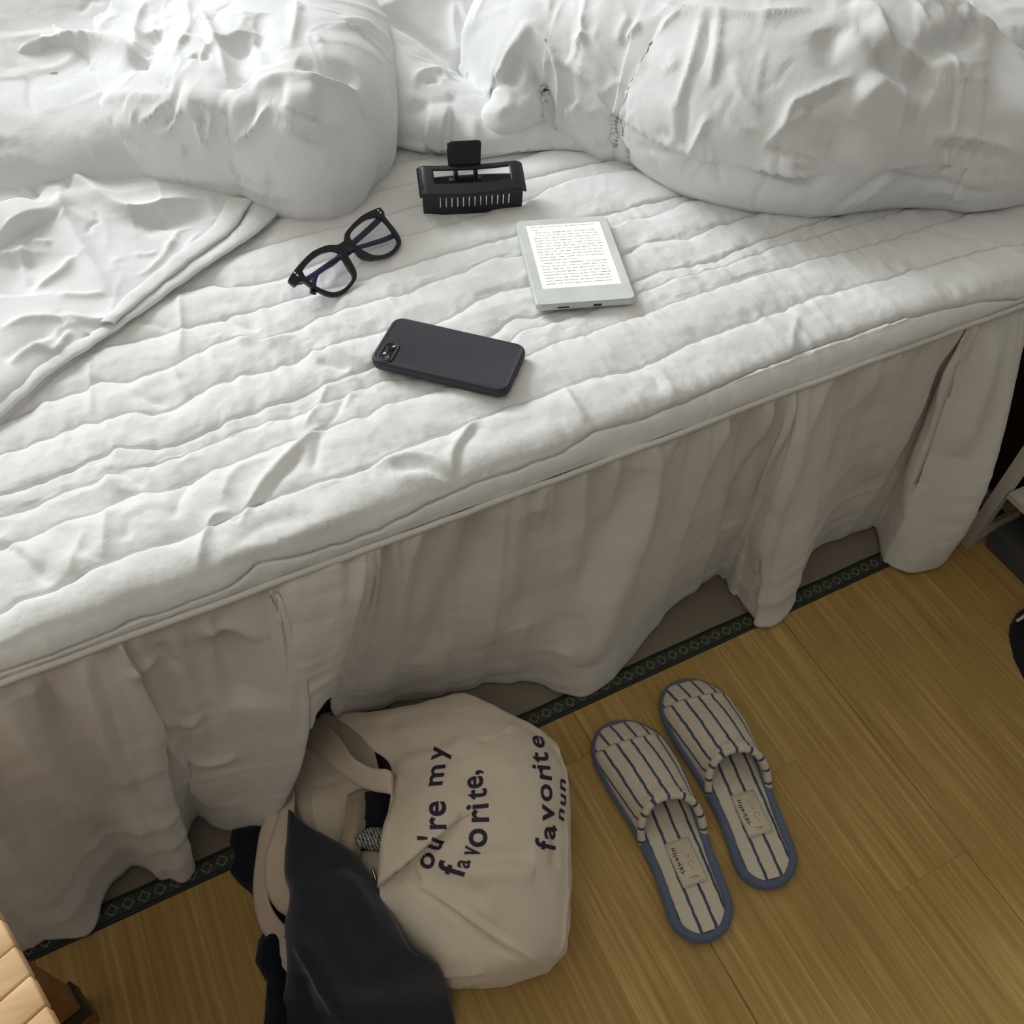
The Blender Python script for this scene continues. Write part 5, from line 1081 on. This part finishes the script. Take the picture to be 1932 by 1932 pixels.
bar_between('apron', s_start + 0.02, s_start + 0.35, 0.020, 0.038, 0.38, 0.4378, M_STOOL, STOOL)
bar_between('apron', s_start + 0.02, s_start + 0.35, 0.262, 0.280, 0.38, 0.4378, M_STOOL, STOOL)
for s0 in (s_start + 0.03, s_start + 0.31):
    for n0 in (0.03, 0.25): bar_between('leg', s0, s0 + 0.028, n0 + 0.02, n0 + 0.048, 0.0, 0.4378, M_LEG, STOOL)

bar_between('leg_bracket', s_start + 0.027, s_start + 0.061, 0.047, 0.081, 0.035, 0.062, M_PORT, STOOL, label='dark metal band round the leg')

# ------------------------------------------------------------------ white rack, felt box and dark bits at the right edge
RK = thing('white_rack', 'slim white wooden rack standing beyond the foot of the bed', 'rack', (1.0, -0.09, 0))
def bx(name, a, b, m, parent, bev=0.001, **p): return link(name, box_mesh(name, a[0], b[0], a[1], b[1], a[2], b[2], bev), m, parent, False, **p)
for (x, y) in ((0.995, -0.098), (0.995 + 0.30, -0.098), (0.995, -0.098 - 0.34), (0.995 + 0.30, -0.438)):
    bx('post', (x, y, 0), (x + 0.017, y + 0.017, 0.62), M_RACK, RK)
bx('rail', (1.012, -0.096, 0.004), (1.295, -0.084, 0.016), M_RACK, RK); bx('rail', (1.012, -0.096, 0.60), (1.295, -0.084, 0.618), M_RACK, RK)
bx('shelf', (1.0, -0.43, 0.118), (1.312, -0.099, 0.130), M_RACK, RK)
bx('shelf', (1.0, -0.43, 0.40), (1.312, -0.099, 0.412), M_RACK, RK)
GB = thing('felt_box', 'dark grey felt box with a dark red band under the white rack', 'box', (1.1, -0.25, 0))
bx('box_body', (1.022, -0.425, 0.001), (1.29, -0.103, 0.045), M_GREYBOX, GB, 0.004)
bx('red_band', (1.065, -0.426, 0.0455), (1.29, -0.102, 0.078), M_REDTRIM, GB, 0.004, label='dark red band')
lump('black_cloth', [(1912,1172),(1924,1150),(1945,1135),(2000,1125),(2070,1160),(2060,1270),(1990,1310),(1940,1275),(1920,1235),(1910,1190)], 0.022, M_BLACK, 9, 'black crumpled cloth at the right edge below the felt box', 'cloth')
rp = [at(x, y, z) for x, y, z in [(1918,1172,.024),(1930,1164,.03),(1945,1150,.03),(1965,1140,.02)]]
tag(link('white_string', tube_mesh('string', catmull(rp, 12), 0.0022, None, 8), M_RACK), 'short white string lying over the black cloth at the right edge', 'string')
DC = thing('dark_cabinet', 'dark red-brown wooden cabinet beyond the foot of the bed', 'cabinet', (1.33, 0.5, 0))
bx('cabinet_body', (1.115, -0.055, 0.0), (1.55, 1.05, 0.38), M_DARKWOOD, DC, 0.004); bx('cabinet_top', (1.105, -0.068, 0.381), (1.56, 1.065, 0.40), M_DARKWOOD, DC, 0.004)
for xx in (1.125, 1.338): bx('door', (xx, -0.0655, 0.03), (xx + 0.205, -0.0555, 0.37), M_DARKWOOD, DC, 0.002)
